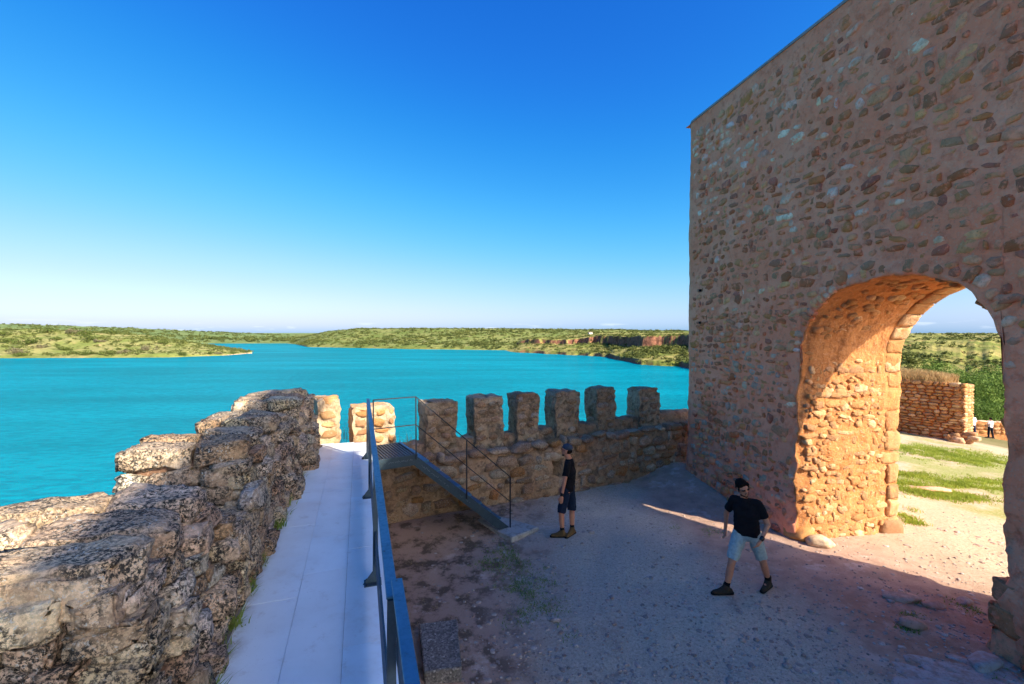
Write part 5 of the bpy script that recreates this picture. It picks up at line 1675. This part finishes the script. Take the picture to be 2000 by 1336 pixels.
def person(name, label, loc, rz, J, wear, vox=0.0095, scale=1.0):
    """J: joints in metres (x, y, z); wear: materials"""
    root = empty(name, loc, rz); root.scale = (scale,) * 3
    tag(root, label, 'person')
    v = {k: np.array(p, float) for k, p in J.items()}
    H = v['head']; fd = np.array(J['face'], float); fd /= np.linalg.norm(fd)
    up = (H - v['neck']); up /= np.linalg.norm(up)
    sd = np.cross(fd, up); sd /= np.linalg.norm(sd); up2 = np.cross(sd, fd)
    q = Matrix(((sd[0], fd[0], up2[0]), (sd[1], fd[1], up2[1]), (sd[2], fd[2], up2[2]))).to_quaternion()
    E = lambda a, b, c: H + sd * a + fd * b + up2 * c
    body = [('e', H + up2 * .025, (.074, .093, .10), q), ('e', E(0, .022, -.055), (.056, .066, .068), q), ('c', E(0, .045, -.085), E(0, .06, -.098), .032, .026),
            ('c', E(0, .092, .005), E(0, .108, -.028), .011, .016), ('e', E(0, .085, .03), (.05, .016, .014), q),
            ('e', E(.073, -.008, -.012), (.012, .024, .032), q), ('e', E(-.073, -.008, -.012), (.012, .024, .032), q),
            ('c', E(-.016, .088, -.066), E(.016, .088, -.066), .009, .009),
            ('c', v['neck'] - up * .03, H - up2 * .06, .058, .052)]
    ch, hp = v['chest'], v['pelvis']
    body += [('c', v['neck'] - np.array([0, 0, .08]), ch, .06, .075), ('c', ch, hp, .08, .08), ('c', v['shL'], v['shR'], .052, .052), ('c', v['hipL'], v['hipR'], .095, .095)]
    for s in 'LR':
        body += [('c', v['sh' + s], v['el' + s], .052, .040), ('c', v['el' + s], v['wr' + s], .040, .026),
                 ('c', v['hip' + s], v['kn' + s], .088, .056), ('c', v['kn' + s], v['kn' + s] * .62 + v['an' + s] * .38, .054, .056), ('c', v['kn' + s] * .62 + v['an' + s] * .38, v['an' + s], .056, .036),
                 ('c', v['an' + s], v['toe' + s] * .85 + v['an' + s] * .15 - np.array([0, 0, .02]), .036, .03)]
        body += hand_shells(v['wr' + s], J['hd' + s], J['th' + s])
    link('body', shells_mesh('body', body, vox), skin, root)
    # shirt
    lat = v['shL'] - v['shR']; lat[2] = 0; lat /= np.linalg.norm(lat)
    sh = [('c', v['neck'] - np.array([0, 0, .05]), v['neck'] - np.array([0, 0, .10]), .088, .105), ('c', v['shL'] * .93 + v['shR'] * .07, v['shR'] * .93 + v['shL'] * .07, .068, .068)]
    hem = v['hipL'] * .5 + v['hipR'] * .5; hem = np.array([hem[0], hem[1], hp[2] - .07])
    for o_ in (-.068, -.024, .024, .068):
        sh += [('c', v['neck'] - np.array([0, 0, .15]) + lat * o_ * 1.15, ch + lat * o_, .085, .108), ('c', ch + lat * o_, hem + lat * o_ * 1.05, .108, .112)]
    hs = [(hem, (0, 0, -1), .34)]
    for s in 'LR':
        fr = wear.get('sleeve', .66); e = v['sh' + s] * (1 - fr) + v['el' + s] * fr
        sh += [('c', v['sh' + s], e, .064, .062)]; hs.append((e, v['el' + s] - v['sh' + s], .13))
    so = link('shirt', shells_mesh('shirt', sh, vox * 1.1, 5, hs, 0.020), wear['shirt'], root)
    # shorts or trousers
    st = [('c', v['hipL'], v['hipR'], .106, .106), ('c', hp, (v['hipL'] + v['hipR']) / 2, .098, .10)]
    f = wear.get('leg', 0.92); sth = []
    for s in 'LR':
        if f <= 1.0:
            e = v['hip' + s] * (1 - f) + v['kn' + s] * f; st += [('c', v['hip' + s], e, .104, .088)]; sth.append((e, v['kn' + s] - v['hip' + s], .15))
        else:
            st += [('c', v['hip' + s], v['kn' + s], .106, .078), ('c', v['kn' + s], v['an' + s], .078, .062)]
    link('shorts' if f <= 1 else 'trousers', shells_mesh('shorts', st, vox * 1.1, 4, sth, 0.022), wear['shorts'], root)
    # boots and socks
    for s in 'LR':
        a, t = v['an' + s], v['toe' + s]
        d = t - a; d[2] = 0; d /= np.linalg.norm(d)
        g0 = np.array([a[0], a[1], t[2]])
        bt = [('c', a + np.array([0, 0, .03]), a - np.array([0, 0, .03]), .050, .052), ('c', g0 - d * .055 + np.array([0, 0, .042]), g0 + d * .10 + np.array([0, 0, .04]), .044, .046), ('c', g0 + d * .10 + np.array([0, 0, .036]), g0 + d * .185 + np.array([0, 0, .030]), .046, .036), ('c', a, g0 + d * .09 + np.array([0, 0, .05]), .046, .04)]
        bo = link('boot', shells_mesh('boot', bt, vox, 2), wear['boot'], root)
        so_ = [('c', g0 - d * .07 + np.array([0, 0, .014]), g0 + d * .20 + np.array([0, 0, .014]), .046, .040)]
        sm = shells_mesh('sole', so_, vox, 2)
        for vv in sm.vertices: vv.co.z = t[2] + min(max(vv.co.z - t[2], 0.0), 0.026)
        link('sole', sm, wear['sole'], bo)
        if 'sock' in wear:
            kk = v['kn' + s]; dd = (kk - a) / np.linalg.norm(kk - a)
            link('sock', shells_mesh('sock', [('c', a + dd * .02, a + dd * .085, .046, .045)], vox, 2), wear['sock'], root)
    # head wear, hair, beard, glasses
    if 'cap' in wear:
        cm = [('e', E(0, -.008, .062), (.084, .102, .072), q), ('c', E(-.035, .085, .05), E(.035, .085, .05), .013, .013)]
        link('cap', shells_mesh('cap', cm, .008, 2), wear['cap'], root)
        hb = [('e', E(0, -.035, -.005), (.079, .070, .06), q)]
        link('hair', shells_mesh('hair', hb, .008, 2), wear['hair'], root)
    else:
        hb = [('e', E(0, -.016, .055), (.083, .098, .086), q), ('e', E(0, -.040, .0), (.081, .066, .08), q), ('c', E(-.055, .055, .078), E(.045, .06, .092), .024, .026), ('c', E(-.062, .06, .06), E(-.07, .045, .03), .018, .012), ('c', E(-.075, .03, .02), E(-.074, .025, -.03), .014, .010), ('c', E(.075, .03, .02), E(.074, .025, -.03), .014, .010)]
        link('hair', shells_mesh('hair', hb, .008, 2), wear['hair'], root)
    if 'beard' in wear:
        bd = [('c', E(-.024, .090, -.050), E(.024, .090, -.050), .0075, .0075), ('c', E(-.055, .032, -.085), E(0, .070, -.112), .014, .021), ('c', E(.055, .032, -.085), E(0, .070, -.112), .014, .021)]
        link('beard', shells_mesh('beard', bd, .007, 2), wear['beard'], root)
    if wear.get('glasses'):
        gl = [('e', E(-.033, .094, .012), (.027, .009, .018), q), ('e', E(.033, .094, .012), (.027, .009, .018), q), ('c', E(-.07, .085, .018), E(.07, .085, .018), .006, .006), ('c', E(-.076, .08, .018), E(-.078, -.02, .012), .005, .005), ('c', E(.076, .08, .018), E(.078, -.02, .012), .005, .005)]
        link('sunglasses', shells_mesh('sunglasses', gl, .006, 1), EYEC, root)
    if wear.get('watch'):
        s = wear['watch']; w = v['wr' + s]; d = np.array(J['hd' + s], float); d /= np.linalg.norm(d)
        link('watch', shells_mesh('watch', [('c', w - d * .035, w - d * .012, .034, .032)], .008, 2), wear['strap'], root)
    return root

hair = plain_mat('dark_hair', lin(26, 19, 15), 0.85, 0.12, 0, 0.2, 60, 0.5)
black_shirt = cloth('black_cotton', lin(30, 29, 32))
def build_people():
    p = at(1452, 1158, z=0.0); az = math.atan2(p.x, p.y)
    J = dict(head=(-.03, -.05, 1.60), neck=(0.0, 0.0, 1.435), face=(.55, -.78, -.18), chest=(.03, .0, 1.20), pelvis=(.05, .04, .96),
             shL=(.18, .03, 1.365), shR=(-.145, .02, 1.385), elL=(.305, .02, 1.09), wrL=(.215, -.19, .93), hdL=(-.5, -.3, -.8), thL=(-.4, -.9, 0),
             elR=(-.245, .16, 1.11), wrR=(-.255, .20, .86), hdR=(-.05, -.05, -1), thR=(.3, -1, 0),
             hipL=(.135, .05, .89), hipR=(-.055, .03, .89), knL=(.25, .12, .50), knR=(-.16, -.13, .49), anL=(.33, .36, .13), anR=(-.225, -.10, .10),
             toeL=(.25, .17, 0.0), toeR=(-.43, -.22, 0.0))
    person('person', 'walking man in black t-shirt, pale shorts, sunglasses and dark boots', (p.x, p.y, gz(p.x, p.y) + 0.0), -az, J,
           dict(shirt=black_shirt, shorts=cloth('pale_cotton', lin(176, 186, 178)), boot=cloth('dark_leather', lin(64, 56, 48)), sole=cloth('dark_rubber', lin(34, 32, 30)),
                sock=cloth('black_sock', lin(26, 25, 27)), hair=hair, beard=plain_mat('dark_beard', lin(74, 50, 40), 0.9, 0.1), glasses=True, watch='L', strap=EYEC, leg=.86))
    p = at(1104, 1046, z=0.0); az = math.atan2(p.x, p.y)
    J = dict(head=(.03, .0, 1.625), neck=(.075, .0, 1.455), face=(-.93, .30, .12), chest=(.085, .0, 1.20), pelvis=(.06, .0, .95),
             shL=(.035, -.165, 1.385), shR=(.09, .165, 1.385), elL=(-.02, -.22, 1.085), wrL=(-.065, -.23, .835), hdL=(-.12, -.02, -1), thL=(-1, .1, 0),
             elR=(.03, .21, 1.10), wrR=(-.06, .2, .86), hdR=(-.2, 0, -1), thR=(-1, -.1, 0),
             hipL=(.02, -.085, .90), hipR=(.09, .085, .90), knL=(-.075, -.10, .48), knR=(.125, .06, .48), anL=(-.055, -.08, .10), anR=(.13, .05, .10),
             toeL=(-.24, -.10, 0.0), toeR=(.0, -.15, 0.0))
    person('person', 'standing man in black t-shirt, navy shorts, brown boots and cap, seen from behind', (p.x, p.y, gz(p.x, p.y)), -az, J,
           dict(shirt=black_shirt, shorts=cloth('navy_cotton', lin(34, 44, 62)), boot=cloth('brown_suede', lin(112, 86, 56)), sole=cloth('black_rubber', lin(28, 27, 27)),
                sock=cloth('dark_sock', lin(34, 32, 34)), hair=hair, cap=cloth('grey_cap', lin(66, 74, 88)), beard=plain_mat('brown_beard', lin(70, 46, 34)), watch='L', strap=EYEC, glasses=True, leg=1.0))
    # two visitors far beyond the gate
    for (px, py, hpx, lab, wear, fx) in [
        (1899, 856, 48, 'distant visitor in white shirt and navy trousers beside the ruined wall', dict(shirt=cloth('white_cotton', lin(236, 234, 232)), shorts=cloth('navy_trousers', lin(36, 44, 74)), sleeve=.9), -1),
        (1934, 858, 41, 'smaller distant visitor in red and white top and dark trousers', dict(shirt=cloth('red_white_cotton', lin(226, 214, 212)), shorts=cloth('dark_trousers', lin(30, 34, 46)), sleeve=.7), -.6)]:
        Y = 32.5; p = at(px, py, Y=Y)
        zg = gz(p.x, p.y); az = math.atan2(p.x, p.y)
        J = dict(head=(0, -.01, 1.60), neck=(0, 0, 1.44), face=(fx, .35, -.1), chest=(.0, 0, 1.2), pelvis=(0, 0, .95), shL=(-.12, -.13, 1.37), shR=(.12, .13, 1.37),
                 elL=(-.16, -.14, 1.10), wrL=(-.25, -.05, .98), hdL=(-.8, .1, .1), thL=(0, 0, 1), elR=(.15, .15, 1.08), wrR=(.12, .12, .85), hdR=(0, 0, -1), thR=(-1, 0, 0),
                 hipL=(-.06, -.07, .90), hipR=(.06, .07, .90), knL=(-.10, -.06, .48), knR=(.10, .05, .49), anL=(-.10, -.05, .1), anR=(.17, .05, .1), toeL=(-.26, -.04, 0), toeR=(.02, .04, 0))
        w = dict(boot=cloth('shoe', lin(90, 84, 80)), sole=cloth('shoe_sole', lin(40, 38, 38)), hair=hair, leg=1.5); w.update(wear)
        person('person', lab, (p.x, p.y, zg), -az, J, w, 0.014, (hpx * Y / FPX) / 1.74)
build_people()
